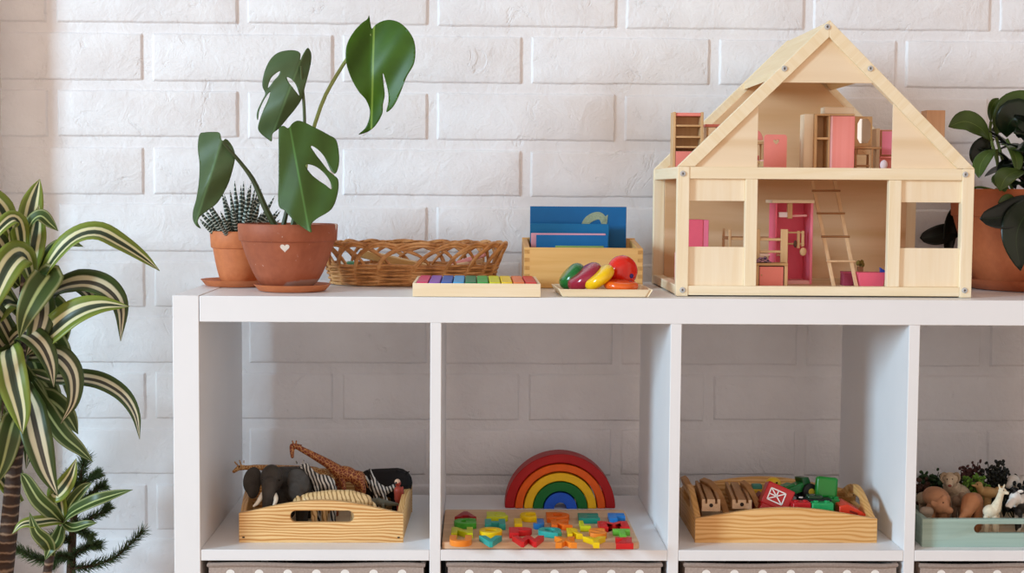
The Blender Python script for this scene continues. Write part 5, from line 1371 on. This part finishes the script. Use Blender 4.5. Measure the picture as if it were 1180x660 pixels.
# --- rainbow arches
def bay_rainbow():
    Y = .285; z = ZS
    cx = P(645.5, 584, Y).x
    s = ppm(Y)
    for nm, c, ro, ri, dy in (('dark red', '#a80f14', 64.5, 53.3, 0), ('orange', '#e05a0c', 52.8, 43.6, -.002), ('yellow', '#eab81a', 42.2, 32.2, -.003), ('green', '#0f6a2d', 31.7, 20.4, -.004), ('blue', '#1c58c8', 19.2, 7.2, -.005)):
        a, b = ro/s, ri/s; n = 40
        poly = [(a*math.cos(PI*k/n), a*math.sin(PI*k/n)*.985) for k in range(n+1)]+[(b*math.cos(PI-PI*k/n), b*math.sin(PI-PI*k/n)) for k in range(n+1)]
        o = (cx, Y, z)
        ob = MB().xz([(cx+x, z+.0002+zz) for x, zz in poly], Y+dy, Y+dy+.045).build('rainbow_arch', wood(c, c, 'X', 50, 10, .4, .5) if False else paint(c, .5, .08, 60), origin=o, bevel=.0014)
        tag(ob, nm+' wooden arch of the nested rainbow in the second cube', 'rainbow arch', 'nested rainbow arches')
bay_rainbow()

# --- alphabet board
def bay_letters():
    z = ZS; yf, yb = .005, .228; th = .0105
    x0 = P(508.2, 631, yf).x+.0012; x1 = P(737, 632, yf).x; bb0 = P(519, 590, yb).x; bb1 = P(727, 592, yb).x
    m = wood('#d2ab86', '#e3c3a2', 'X', 80, 4, .7, .55)
    t = thing('letter_puzzle_board', 'flat beech alphabet puzzle board lying in front of the rainbow', 'puzzle', ((x0+x1)/2, yf, z))
    r = .006
    def rc(cx_, cy_, a0): return [(cx_+r*math.cos(a0+PI/2*k/5), cy_+r*math.sin(a0+PI/2*k/5)) for k in range(6)]
    poly = rc(x0+r, yf+r, PI)+rc(x1-r, yf+r, 1.5*PI)+rc(x1-r, yb-r, 0)+rc(x0+r, yb-r, PI/2)
    MB().prism(poly, z+.0004, z+th).build('board', m, t, bevel=.0015)
    cols = dict(dr='#9c1622', r='#cf1f22', o='#e56a17', lo='#f08a2a', y='#f3cf12', ly='#c9d21f', g='#46a935', t='#2ba39b', dt='#17806f', b='#1f77c2', lg='#6cbd45')
    names = dict(dr='dark red', r='red', o='orange', lo='light orange', y='yellow', ly='lime', g='green', t='teal', dt='dark teal', b='blue', lg='light green')
    T = [('A', 536.5, 592, 25, 'dr'), ('B', 573, 592.5, 25, 'ly'), ('C', 608.5, 592.5, 19, 'y'), ('D', 643, 593, 27, 'o'), ('E', 678.5, 594, 24, 'dt'), ('F', 711, 594, 19, 'b'),
         ('G', 536, 600, 26, 'g'), ('H', 570.5, 601, 24, 't'), ('I', 597, 600.2, 9, 'y'), ('J', 620.5, 600.5, 13, 'b'), ('K', 647, 601.5, 24, 'o'), ('L', 674, 603, 12, 'ly'), ('M', 707, 603.5, 35, 'r'),
         ('N', 532.5, 610.5, 25, 'ly'), ('O', 565.5, 610.5, 27, 'y'), ('P', 600, 610.5, 27, 'r'), ('Q', 633.5, 610.5, 27, 't'), ('R', 662, 611.5, 17, 'y'), ('S', 689, 611.5, 20, 'lo'), ('T', 717, 612.5, 20, 'lg'),
         ('U', 531, 620, 26, 'lo'), ('V', 565.5, 620.5, 27, 't'), ('W', 609, 620.5, 38, 'r'), ('X', 651.5, 621.5, 25, 'lo'), ('Y', 686, 621.5, 27, 'y'), ('Z', 719, 622.5, 22, 'r')]
    h = .0085; zb = z+th
    for ch, px, py, w, k in T:
        c = atz(px, py, zb+h); s = ppm(c.y)
        bm = text_mesh(ch, .05, h/2-.0007, .0024, .0007)
        xs = [v.co.x for v in bm.verts]; ys = [v.co.y for v in bm.verts]
        wx = max(xs)-min(xs); wy = max(ys)-min(ys)
        tw = w/s; tl = .040
        for v in bm.verts:
            v.co.x = (v.co.x-(max(xs)+min(xs))/2)*tw/wx; v.co.y = (v.co.y-(max(ys)+min(ys))/2)*tl/wy; v.co.z += h/2
        o = (c.x, c.y, zb)
        ob = mb_from(bm, Matrix.Translation(V(o)+V((0, 0, .0002)))).build('letter_tile', paint(cols[k], .42, .05), origin=o, ang=35)
        tag(ob, names[k]+' wooden letter '+ch+' on the alphabet puzzle board', 'letter', 'wooden letters on the puzzle board')
bay_letters()

# --- tray with wooden track and coloured toys
def bay_tracks():
    z = ZS; yf, yb = .047, .255
    xf0 = P(801.5, 623, yf).x; xf1 = P(1010, 624, yf).x
    t, zf = tray('low honey wooden tray with arched side handles holding track pieces, third cube', xf0, xf1, xf0+.002, xf1+.000, yf, yb, z, .0355, .052, .040, .060, .036, .066, BX, BY, side_slot=((yb-yf-.02)/2, .045, .075, .018))
    G = 'toys in the honey wooden tray'; gF = zf+.0004
    TW = wood('#a9784a', '#c2935f', 'Y', 110, 8, .7, .5); TE = wood('#d6b592', '#e2c6a6', 'X', 150, 150, .4, .6)
    def track(p, q, w, h, label, roll=0, grooves=2):
        """grooved track piece, end face p towards the viewer, far end q"""
        p, q = V(p), V(q); d = (q-p); L = d.length; d.normalize()
        sd = d.cross(V((0, 0, 1))).normalized(); sd = Matrix.Rotation(roll, 3, d) @ sd; up = sd.cross(d)
        M = Matrix((sd, up, d)).transposed().to_4x4(); M.translation = p
        if M.to_3x3().determinant() < 0: M = Matrix((-sd, up, d)).transposed().to_4x4(); M.translation = p
        hw, gd, gw = w/2, h*.38, w*.13
        top = []
        for c_ in (.27, -.27): top += [(hw*2*c_+gw/2, h/2), (hw*2*c_+gw/2, h/2-gd), (hw*2*c_-gw/2, h/2-gd), (hw*2*c_-gw/2, h/2)]
        poly = [(-hw, -h/2), (hw, -h/2), (hw, h/2)]+top+[(-hw, h/2)]
        o = thing('toy_track', label, 'toy track', (p.x, p.y, min(p.z, q.z)-h/2), G)
        MB().prism(poly, .0012, L, M).build('track', TW, o, bevel=.0006)
        MB().prism(poly, -.0004, .0012, M).build('end_face', TE, o)
        pg = MB(); pg.prism([(.006*math.cos(a)*.5, .006*math.sin(a)*.5) for a in [2*PI*k/12 for k in range(12)]], -.0010, -.0004, M); pg.build('peg_hole', DARK, o)
        return o
    track(P(819.5, 582, .085), P(811, 560, .225), .0280, .0185, 'grooved wooden track piece at the left of the honey tray, pale end facing out')
    track(P(855, 581, .085), P(846, 560, .225), .0295, .0140, 'grooved wooden track piece second from the left in the honey tray')
    def bentpiece(pts, w, h, label, up=(1, 0, .4)):
        Pn = spline(pts, 14); b = MB(); u = V(up); rows = []
        for k, p in enumerate(Pn):
            tn = (Pn[min(k+1, 13)]-Pn[max(k-1, 0)]).normalized(); s_ = tn.cross(u).normalized(); n_ = s_.cross(tn)
            rows.append([b.bm.verts.new(p+s_*a*w/2+n_*c_*h/2) for a, c_ in ((-1, -1), (1, -1), (1, 1), (-1, 1))])
        for A, B in zip(rows, rows[1:]):
            for k in range(4): b.bm.faces.new((A[k], A[(k+1) % 4], B[(k+1) % 4], B[k]))
        b.bm.faces.new(rows[0][::-1]); b.bm.faces.new(rows[-1]); bmesh.ops.recalc_face_normals(b.bm, faces=b.bm.faces)
        o = tuple(min((p for p in Pn), key=lambda p: p.z))
        return tag(b.build('toy_track', TW, origin=o, bevel=.0012), label, 'toy track', G)
    def zc(px, py, Y): p = P(px, py, Y); return p
    bentpiece([zc(806, 604, .095), zc(801, 580, .13), zc(794, 562, .17), zc(790, 557, .21)], .026, .010, 'curved wooden track leaning against the left side of the honey tray')
    bentpiece([zc(841, 604, .10), zc(834, 582, .13), zc(824, 566, .17), zc(812, 560, .215)], .028, .010, 'curved wooden track between the two grooved pieces in the honey tray')
    bentpiece([zc(880, 604, .10), zc(873, 583, .13), zc(865, 568, .16), zc(858, 562, .19)], .026, .009, 'curved wooden track left of the red barn block')
    bentpiece([zc(803, 585, .200), zc(805, 572, .212), zc(808, 560, .226)], .022, .010, 'straight wooden track standing at the back left of the honey tray')
    # barn block with white cross frame
    c = P(894.5, 573, .11); a = R(24)
    o = thing('toy_barn', 'red toy barn block with a white crossed door tilted in the honey tray', 'toy block', (c.x, c.y, gF), G)
    rotY = Matrix.Rotation(a, 4, 'Y'); M = Matrix.Translation(c) @ Matrix.Rotation(R(-14), 4, 'X') @ rotY
    b = MB(); b.box((0, 0, 0), (.044, .030, .036)); b.box((0, 0, -.022), (.040, .028, .020)); bmesh.ops.transform(b.bm, matrix=M, verts=b.bm.verts); b.build('block', paint('#b3161c', .35, .06, coat=.2), o, bevel=.002)
    b = MB(); W_, H_ = .024, .0185; y_ = -.0156; l_ = .0017; cx_, cz_ = -.003, 0
    for q in ((-1, -1, 1, -1), (1, -1, 1, 1), (1, 1, -1, 1), (-1, 1, -1, -1), (-1, -1, 1, 1), (-1, 1, 1, -1), (0, 0, 0, 1), (0, 0, -1, 0)):
        b.bar((cx_+q[0]*W_/2, y_, cz_+q[1]*H_/2), (cx_+q[2]*W_/2, y_, cz_+q[3]*H_/2), l_, .0012, (0, 1, 0))
    bmesh.ops.transform(b.bm, matrix=M, verts=b.bm.verts); b.build('white_door_frame', paint('#f3efec', .5, .02), o)
    # dark red house roof behind the barn
    c = P(877, 577, .15)
    o = thing('toy_block', 'dark red toy roof block behind the red barn block', 'toy block', (c.x, c.y, gF), G)
    MB().xz([(c.x-.018, gF+.0005), (c.x+.016, gF+.0005), (c.x+.016, c.z), (c.x-.001, c.z+.014), (c.x-.018, c.z-.002)], .14, .165).build('block', paint('#7e1418', .4, .08), o, bevel=.0015)
    # yellow pieces at the back
    c = P(872, 561, .235); o = thing('toy_boat', 'yellow toy boat with a teal cabin at the back of the honey tray', 'toy', (c.x, c.y, gF), G)
    MB().hexa([V((c.x-.022, .215, gF+.001)), V((c.x+.024, .215, gF+.001)), V((c.x+.024, .238, gF+.001)), V((c.x-.022, .238, gF+.001)), V((c.x-.032, .212, c.z)), V((c.x+.034, .212, c.z)), V((c.x+.034, .241, c.z)), V((c.x-.032, .241, c.z))]).build('hull', paint('#e2b42c', .45, .06), o, bevel=.002)
    MB().box((c.x-.002, .225, c.z+.003), (.016, .014, .008)).build('cabin', paint('#4f9c92', .45, .06), o, bevel=.0015)
    c = P(891, 557, .21); o = thing('toy_bee', 'yellow toy head with dark eyes above the red barn block', 'toy', (c.x, c.y, gF), G)
    b = MB(); b.ell(c, (.013, .010, .010)); b.cap(c, V((c.x, c.y, gF+.007)), .009, .0065); b.build('body', paint('#ecc22c', .4, .05), o, remesh=.0012, rsmooth=3, ang=180)
    for dx in (-.004, .004): dot(o, c+V((dx, -.0092, .003)), .0016, EYE)
    # tractor
    GR = paint('#12702a', .35, .05, coat=.3); GD = paint('#0a4a1c', .35, .06, coat=.3); BL = paint('#17171a', .5, .1)
    c = P(918, 563, .155); o = thing('toy_tractor', 'dark green toy tractor with black wheels tipped in the honey tray', 'toy vehicle', (c.x, c.y, gF), G)
    M = Matrix.Translation(c) @ Matrix.Rotation(R(-16), 4, 'Y') @ Matrix.Rotation(R(20), 4, 'Z')
    def tp(b, name, m_, bev=.0015):
        bmesh.ops.transform(b.bm, matrix=M, verts=b.bm.verts); return b.build(name, m_, o, bevel=bev)
    tp(MB().box((-.008, 0, .002), (.034, .022, .014)), 'hood', GR); tp(MB().xz([(.006, -.008), (.022, -.008), (.020, .014), (.008, .017)], -.012, .012), 'cab', GD); tp(MB().box((-.016, 0, .0105), (.018, .024, .004)), 'fender', GR)
    for x, y, r in ((-.018, -.013, .0085), (-.018, .013, .0085), (.014, -.014, .013), (.014, .014, .013)):
        wb = MB(); wb.lathe([(0, -.004), (r*.8, -.004), (r, -.0025), (r, .0025), (r*.8, .004), (0, .004)], 24, (0, 0, 0), Matrix.Translation((x, y, -.008)) @ Matrix.Rotation(PI/2, 4, 'X')); w_ = tp(wb, 'wheel', BL, 0)
        hb = MB(); hb.lathe([(0, -.0046), (r*.4, -.0046), (r*.4, .0046), (0, .0046)], 16, (0, 0, 0), Matrix.Translation((x, y, -.008)) @ Matrix.Rotation(PI/2, 4, 'X')); bmesh.ops.transform(hb.bm, matrix=M, verts=hb.bm.verts); hb.build('hub', METAL if r < .01 else paint('#c9b23a', .4, .05), w_, origin=o['_o'])
    MB().cap(c+V((.006, .006, -.006)), V((c.x+.006, c.y+.006, gF+.004)), .006, .004).build('hitch', BL, o)
    # green rounded block
    c = P(952, 561.5, .14); o = thing('toy_block', 'bright green rounded square toy block standing up in the honey tray', 'toy block', (c.x, c.y, gF), G)
    b = MB(); b.box((0, 0, 0), (.0345, .014, .0335)); bmesh.ops.transform(b.bm, matrix=Matrix.Translation(c) @ Matrix.Rotation(R(5), 4, 'Y') @ Matrix.Rotation(R(-8), 4, 'X'), verts=b.bm.verts); b.build('block', paint('#0f7a26', .35, .04, coat=.3), o, bevel=.0045, seg=4)
    MB().box((c.x, c.y+.004, (c.z-.014+gF)/2), (.022, .012, max(.004, c.z-.014-gF))).build('foot', GD, o, bevel=.001)
    # dark car
    c = P(940, 577, .10); o = thing('toy_car', 'small black toy car with silver trim in front of the green block', 'toy vehicle', (c.x, c.y, gF), G)
    b = MB(); b.box((c.x, c.y, c.z), (.046, .020, .009)); b.build('body', BL, o, bevel=.002); b = MB(); b.box((c.x-.002, c.y+.002, c.z+.006), (.024, .017, .007)); b.build('cabin', paint('#12351f', .2, .05, coat=.4), o, bevel=.0025)
    for px, py in ((923, 573), (951, 579), (958, 584)):
        q = P(px, py, c.y-.0112); MB().box((q.x, c.y-.0105, q.z), (.006, .0016, .0022)).build('trim', METAL, o, bevel=.0004)
    for dx in (-.015, .015):
        for dy in (-.009, .009):
            wb = MB(); wb.lathe([(0, -.002), (.005, -.002), (.005, .002), (0, .002)], 18, (0, 0, 0), Matrix.Translation((c.x+dx, c.y+dy, c.z-.005)) @ Matrix.Rotation(PI/2, 4, 'X')); wb.build('wheel', BL, o)
    MB().box((c.x, c.y, (c.z-.008+gF)/2), (.018, .010, max(.003, c.z-.008-gF))).build('chassis', BL, o)
    def brick(px0, px1, py0, Y, d, c_, label, rot=0):
        a_ = P(px0, py0, Y); b_ = P(px1, py0, Y); h_ = a_.z-gF; cc = V(((a_.x+b_.x)/2, Y+d/2, gF+h_/2))
        o = thing('toy_block', label, 'toy block', (cc.x, cc.y, gF), G)
        b = MB(); b.box((0, 0, 0), (b_.x-a_.x, d, h_-.0004)); bmesh.ops.transform(b.bm, matrix=Matrix.Translation(cc) @ Matrix.Rotation(rot, 4, 'Y') @ Matrix.Rotation(rot*2, 4, 'Z'), verts=b.bm.verts)
        b.build('block', paint(c_, .38, .05, coat=.2), o, bevel=.0018)
        sb = MB()
        for k in (-1, 1): sb.lathe([(0, 0), (.004, 0), (.004, .0018), (.0034, .0022), (0, .0022)], 18, (cc.x+k*(b_.x-a_.x)*.25, cc.y, gF+h_-.0004))
        sb.build('studs', paint(c_, .38, .05, coat=.2), o)
    brick(914, 935, 579, .075, .022, '#bb1f24', 'red toy brick between the barn block and the green brick')
    brick(936, 961, 579.5, .074, .020, '#1f9f5a', 'light green toy brick at the front right of the honey tray')
    brick(956, 968, 575, .105, .020, '#17843a', 'green toy brick under the tall green block')
    c = P(984, 587, .10); o = thing('toy_block', 'red orange toy wedge at the right end of the honey tray', 'toy block', (c.x, c.y, gF), G)
    x0, x1 = P(966, 587, .085).x, P(1001, 587, .085).x
    MB().xz([(x0, gF+.0005), (x1-.004, gF+.0005), (x1-.004, P(1000, 592, .085).z), (x0+.014, P(976, 580, .085).z), (x0, P(966, 582, .085).z)], .078, .125).build('wedge', paint('#d63a20', .38, .05, coat=.2), o, bevel=.0015)
    MB().xz([(x0+.016, P(980, 585, .085).z-.002), (x0+.028, P(990, 589, .085).z-.001), (x0+.028, P(990, 589, .085).z-.004), (x0+.016, P(980, 585, .085).z-.005)], .0768, .079).build('slot_mark', paint('#7d1d10', .5, .05), o)
    c = P(972, 570, .19); o = thing('toy_bowl', 'small brown wooden toy bowl at the back right of the honey tray', 'toy bowl', (c.x, c.y, gF), G)
    rr = .020; hh = c.z-gF
    MB().lathe([(0, .0005), (.010, .0005), (rr*.9, hh*.5), (rr, hh), (rr-.0025, hh), (rr*.78, hh*.55), (.008, .004), (0, .004)], 36, (c.x, c.y, gF)).build('bowl', wood('#9a6a32', '#b3823f', 'X', 80, 20, .6), o)
bay_tracks()

# --- mint tray with farm animals
def bay_farm():
    z = ZS; yf, yb = .022, .25
    xf0 = P(1061.5, 626, yf).x+.002; xf1 = xf0+.298
    MINT = wood('#94ada3', '#a9c0b6', 'X', 110, 4, .7, .55); MINTY = wood('#889f96', '#9db4aa', 'Y', 110, 4, .7, .55)
    sx0 = P(1122, 609, yf).x; sw = 2*((xf0+xf1)/2-sx0)
    t, zf = tray('mint green painted tray with a hand slot holding farm animals, right cube', xf0, xf1, xf0+.004, xf1+.004, yf, yb, z, .041, .0412, .041, .043, .041, .042, MINT, MINTY, front_slot=((xf1-xf0)/2, P(1150, 609.5, yf).z-z, sw, .0155))
    G = 'farm animals in the mint tray'; gF = zf+.0004
    def legs(parts, spots, r0, r1, zt):
        for px, Y in spots:
            p = P(px, 580, Y); parts.append(('c', V((p.x, Y, zt)), V((p.x, Y, gF+r1)), r0, r1))
    pk = paint('#b0805f', .55, .18, 60); pk2 = paint('#ad754f', .55, .12, 60)
    # pig with its snout to the right
    Y = .085; zt = P(1080, 585, Y).z
    parts = [('e', P(1079, 573, Y+.012), (.021, .026, .0165), (0, .25, 0)), ('e', P(1084, 582, Y-.010), (.0135, .014, .0130)), ('c', P(1089, 586, Y-.018), P(1094, 588, Y-.023), .0072, .0058), ('e', P(1076, 580, Y-.018), (.0045, .002, .006), (0, -.7, 0)), ('e', P(1088, 573.5, Y-.014), (.0045, .002, .005), (0, .5, 0))]
    legs(parts, ((1073, Y), (1086, Y), (1076, Y+.025), (1090, Y+.025)), .008, .0055, zt)
    e = blob('toy_pig', 'pink tan toy pig with its snout to the right in the mint tray', 'toy animal', parts, pk, G)
    dot(e, P(1087, 579, Y-.0225), .0010, EYE)
    # pig from behind
    Y = .075
    parts = [('k', [P(1123, 577, Y+.02), P(1119, 578, Y+.004), P(1114, 589, Y-.010)], [.0135, .0145, .010]), ('c', P(1112, 592, Y-.014), P(1108, 597, Y-.02), .0065, .005), ('e', P(1110, 586, Y-.008), (.004, .002, .005), (0, -.5, 0))]
    legs(parts, ((1115, Y), (1126, Y+.004), (1118, Y+.024), (1128, Y+.024)), .007, .005, P(1118, 583, Y).z)
    blob('toy_pig', 'orange tan toy pig with rounded back at the middle of the mint tray', 'toy animal', parts, pk2, G)
    # ram
    Y = .15; rm = paint('#b7a48c', .8, .2, 120, bump=.6, bscale=260)
    parts = [('e', P(1095, 553, Y-.012), (.0125, .0115, .0125)), ('c', P(1094, 555, Y-.020), P(1094, 559, Y-.026), .0072, .0052), ('e', P(1086, 549, Y-.01), (.005, .002, .003), (0, .4, 0)), ('c', P(1096, 560, Y-.005), P(1100, 567, Y+.012), .013, .016), ('e', P(1102, 569, Y+.01), (.022, .022, .0165))]
    legs(parts, ((1092, Y), (1108, Y), (1094, Y+.025), (1110, Y+.025)), .007, .0045, P(1100, 577, Y).z)
    e = blob('toy_ram', 'woolly beige toy ram with curled horns behind the first pig', 'toy animal', parts, rm, G)
    for s in (-1, 1):
        hp = [P(1095+s*4, 547, Y-.016), P(1095+s*8, 546, Y-.014), P(1095+s*10.5, 551, Y-.016), P(1095+s*8, 556, Y-.022)]
        MB().tube(spline(hp, 14), lerp_list([.003, .0028, .0012], 14), 8).build('horn', paint('#8d7a62', .6, .1), e)
    dot(e, P(1091.5, 552, Y-.0238), .0010, EYE); dot(e, P(1097.5, 552, Y-.0238), .0010, EYE)
    MB().ell(P(1094.5, 559.5, Y-.031), (.0032, .002, .002), u=10, v=8).build('nose', paint('#7a3d30', .6, .1), e)
    # second sheep body
    Y = .12
    parts = [('e', P(1104, 577, Y), (.010, .012, .009)), ('e', P(1109, 571, Y-.008), (.0062, .0065, .0058)), ('c', P(1109, 572, Y-.012), P(1110, 576, Y-.017), .0035, .0028)]
    legs(parts, ((1100, Y), (1107, Y), (1101, Y+.012)), .004, .003, P(1104, 580, Y).z)
    blob('toy_lamb', 'small grey brown toy lamb between the two pigs', 'toy animal', parts, paint('#8d7763', .8, .2, 120, bump=.5, bscale=260), G)
    # two pale lambs at the left edge
    lm = paint('#a9947c', .8, .15, 100, bump=.5, bscale=260)
    Y = .12
    parts = [('e', P(1064, 574, Y), (.0105, .014, .010)), ('e', P(1070, 567, Y-.008), (.007, .007, .0065)), ('c', P(1071, 569, Y-.013), P(1072, 573, Y-.017), .004, .003)]
    legs(parts, ((1062, Y), (1068, Y), (1063, Y+.015)), .0045, .0032, P(1066, 580, Y).z)
    blob('toy_sheep', 'pale toy sheep at the left edge of the mint tray', 'toy animal', parts, lm, G)
    Y = .065
    parts = [('c', P(1065, 589, Y), P(1071, 589, Y), .0072, .0068)]
    legs(parts, ((1065, Y), (1071, Y)), .0045, .0035, P(1066, 592, Y).z)
    blob('toy_sheep', 'low grey toy sheep in the front left corner of the mint tray', 'toy animal', parts, paint('#9c8d7e', .8, .15, 100), G)
    # duck
    Y = .135
    parts = [('e', P(1139, 567, Y), (.017, .012, .0085), (0, .1, 0)), ('k', [P(1131, 566, Y-.002), P(1128, 560, Y-.004)], [.006, .0056]), ('e', P(1128, 559, Y-.004), (.0062, .0058, .006)), ('c', P(1124, 559.5, Y-.006), P(1120.5, 559, Y-.008), .0022, .0014), ('c', P(1150, 564, Y), P(1155, 561, Y), .005, .002), ('c', P(1138, 572, Y), V((P(1138, 572, Y).x, Y, gF+.004)), .006, .005)]
    e = blob('toy_duck', 'tan toy duck looking left behind the white alpaca', 'toy animal', parts, paint('#a98758', .6, .2, 100), G, .0009, sm=2)
    dot(e, P(1126.5, 558, Y-.0092), .0009, EYE)
    # alpaca
    Y = .060
    parts = [('e', P(1142, 589, Y), (.0125, .011, .0105)), ('k', [P(1147, 586, Y-.002), P(1151, 576, Y-.003), P(1154, 567, Y-.003)], [.0088, .0056, .0046]), ('e', P(1155, 565.5, Y-.004), (.0062, .005, .005)), ('c', P(1158, 567, Y-.006), P(1161, 568, Y-.008), .0034, .0026), ('e', P(1151.5, 560, Y-.002), (.0016, .001, .0038), (0, -.3, 0)), ('e', P(1157, 560, Y-.002), (.0016, .001, .0038), (0, .3, 0))]
    legs(parts, ((1137, Y-.005), (1147, Y-.006), (1139, Y+.008), (1149, Y+.007)), .0044, .0032, P(1142, 595, Y).z)
    e = blob('toy_alpaca', 'white toy alpaca with raised head at the front of the mint tray', 'toy animal', parts, paint('#ddd0b6', .8, .1, 120, bump=.5, bscale=300), G, .0009, sm=2)
    dot(e, P(1156.5, 565, Y-.0088), .0009, EYE)
    # black and white cow lying at the right edge
    m, nt, b = _new('cow_patches'); vec = _coord(nt); nt.links.new(_ramp(nt, _noise(nt, vec, 38, 1), [(.47, '#1b1a1b'), (.50, '#e6e2dc')]), b.inputs['Base Color']); b.inputs['Roughness'].default_value = .5
    Y = .10
    parts = [('e', P(1184, 580, Y), (.026, .019, .017)), ('e', P(1170, 574, Y-.012), (.0095, .010, .010)), ('c', P(1166, 578, Y-.020), P(1162, 583, Y-.026), .0065, .0052), ('e', P(1176, 566, Y-.008), (.0055, .002, .0028)), ('c', P(1170, 566, Y-.01), P(1166, 562, Y-.01), .002, .001)]
    legs(parts, ((1174, Y-.008), (1192, Y-.008), (1176, Y+.012), (1194, Y+.012)), .0065, .0045, P(1180, 588, Y).z)
    blob('toy_cow', 'black and white toy cow at the right edge of the picture in the mint tray', 'toy animal', parts, m, G)
    Y = .19
    parts = [('e', P(1182, 561, Y), (.024, .018, .019)), ('e', P(1168, 553, Y-.01), (.010, .009, .009)), ('c', P(1165, 556, Y-.016), P(1162, 560, Y-.02), .006, .0045)]
    legs(parts, ((1174, Y-.008), (1190, Y-.008), (1176, Y+.012), (1192, Y+.012)), .0065, .0045, P(1180, 570, Y).z)
    blob('toy_horse', 'white toy horse at the back right of the mint tray', 'toy animal', parts, paint('#cfc8c0', .6, .06), G)
    # artificial plants behind the animals
    def bush(px, py, Y, spread, n, leafm, stemm, label, lr=.004, seed=1, stalk=True, hgt=.02):
        rnd = random.Random(seed); p0 = P(px, py, Y); base = V((p0.x, Y, gF))
        t = thing('artificial_plant', label, 'artificial plant', base, 'artificial plants in the mint tray')
        sb, lb = MB(), MB()
        for k in range(n):
            tip = V((p0.x+rnd.uniform(-1, 1)*spread, Y+rnd.uniform(-.012, .012), p0.z+rnd.uniform(-.6, 1)*hgt))
            mid = base.lerp(tip, .5)+V((rnd.uniform(-.006, .006), rnd.uniform(-.004, .004), 0))
            sb.tube(spline([base, mid, tip], 6), .0007, 5)
            for q in range(4):
                pp = tip.lerp(mid, q*.22)+V((rnd.uniform(-1, 1), rnd.uniform(-1, 1), rnd.uniform(-1, 1)))*lr*.8
                lb.ell(pp, (lr*rnd.uniform(.7, 1.1), lr*.45, lr*rnd.uniform(.5, .9)), (rnd.uniform(-1, 1), rnd.uniform(-1, 1), rnd.uniform(0, 3)), 8, 6)
        sb.build('stems', stemm, t, ang=180); lb.build('foliage', leafm, t, ang=180)
    STM = paint('#2a2a1c', .7, .2)
    bush(1073, 552, .20, .018, 26, paint('#1f3a1a', .6, .35, 200), STM, 'dark green artificial plant at the back left of the mint tray', .005, 1, hgt=.012)
    bush(1066, 563, .17, .010, 16, paint('#3f2418', .7, .3, 200), STM, 'brown artificial plant in the left corner of the mint tray', .005, 2, hgt=.012)
    bush(1118, 543, .215, .018, 30, paint('#4a2b28', .7, .35, 200), STM, 'dark red artificial plant at the back middle of the mint tray', .0042, 3, hgt=.014)
    bush(1122, 555, .175, .020, 34, paint('#58802c', .6, .3, 200), STM, 'bright green artificial plant behind the duck', .0046, 4, hgt=.009)
    bush(1146, 543, .20, .018, 32, paint('#1d211f', .6, .3, 200), STM, 'blackish artificial plant with upright sprigs behind the duck', .0044, 5, hgt=.020)
    bush(1112, 562, .19, .030, 34, paint('#20281c', .6, .3, 200), STM, 'low dark artificial plant behind the ram', .005, 8, hgt=.010)
    bush(1172, 572, .145, .016, 26, paint('#151b20', .6, .3, 200), STM, 'blue black artificial plant right of the white alpaca', .0048, 6, hgt=.022)
    bush(1158, 553, .20, .014, 20, paint('#191d1a', .6, .3, 200), STM, 'dark artificial sprig left of the white horse', .0044, 7, hgt=.014)
bay_farm()
for _o in bpy.data.objects:
    if '_o' in _o.keys(): del _o['_o']
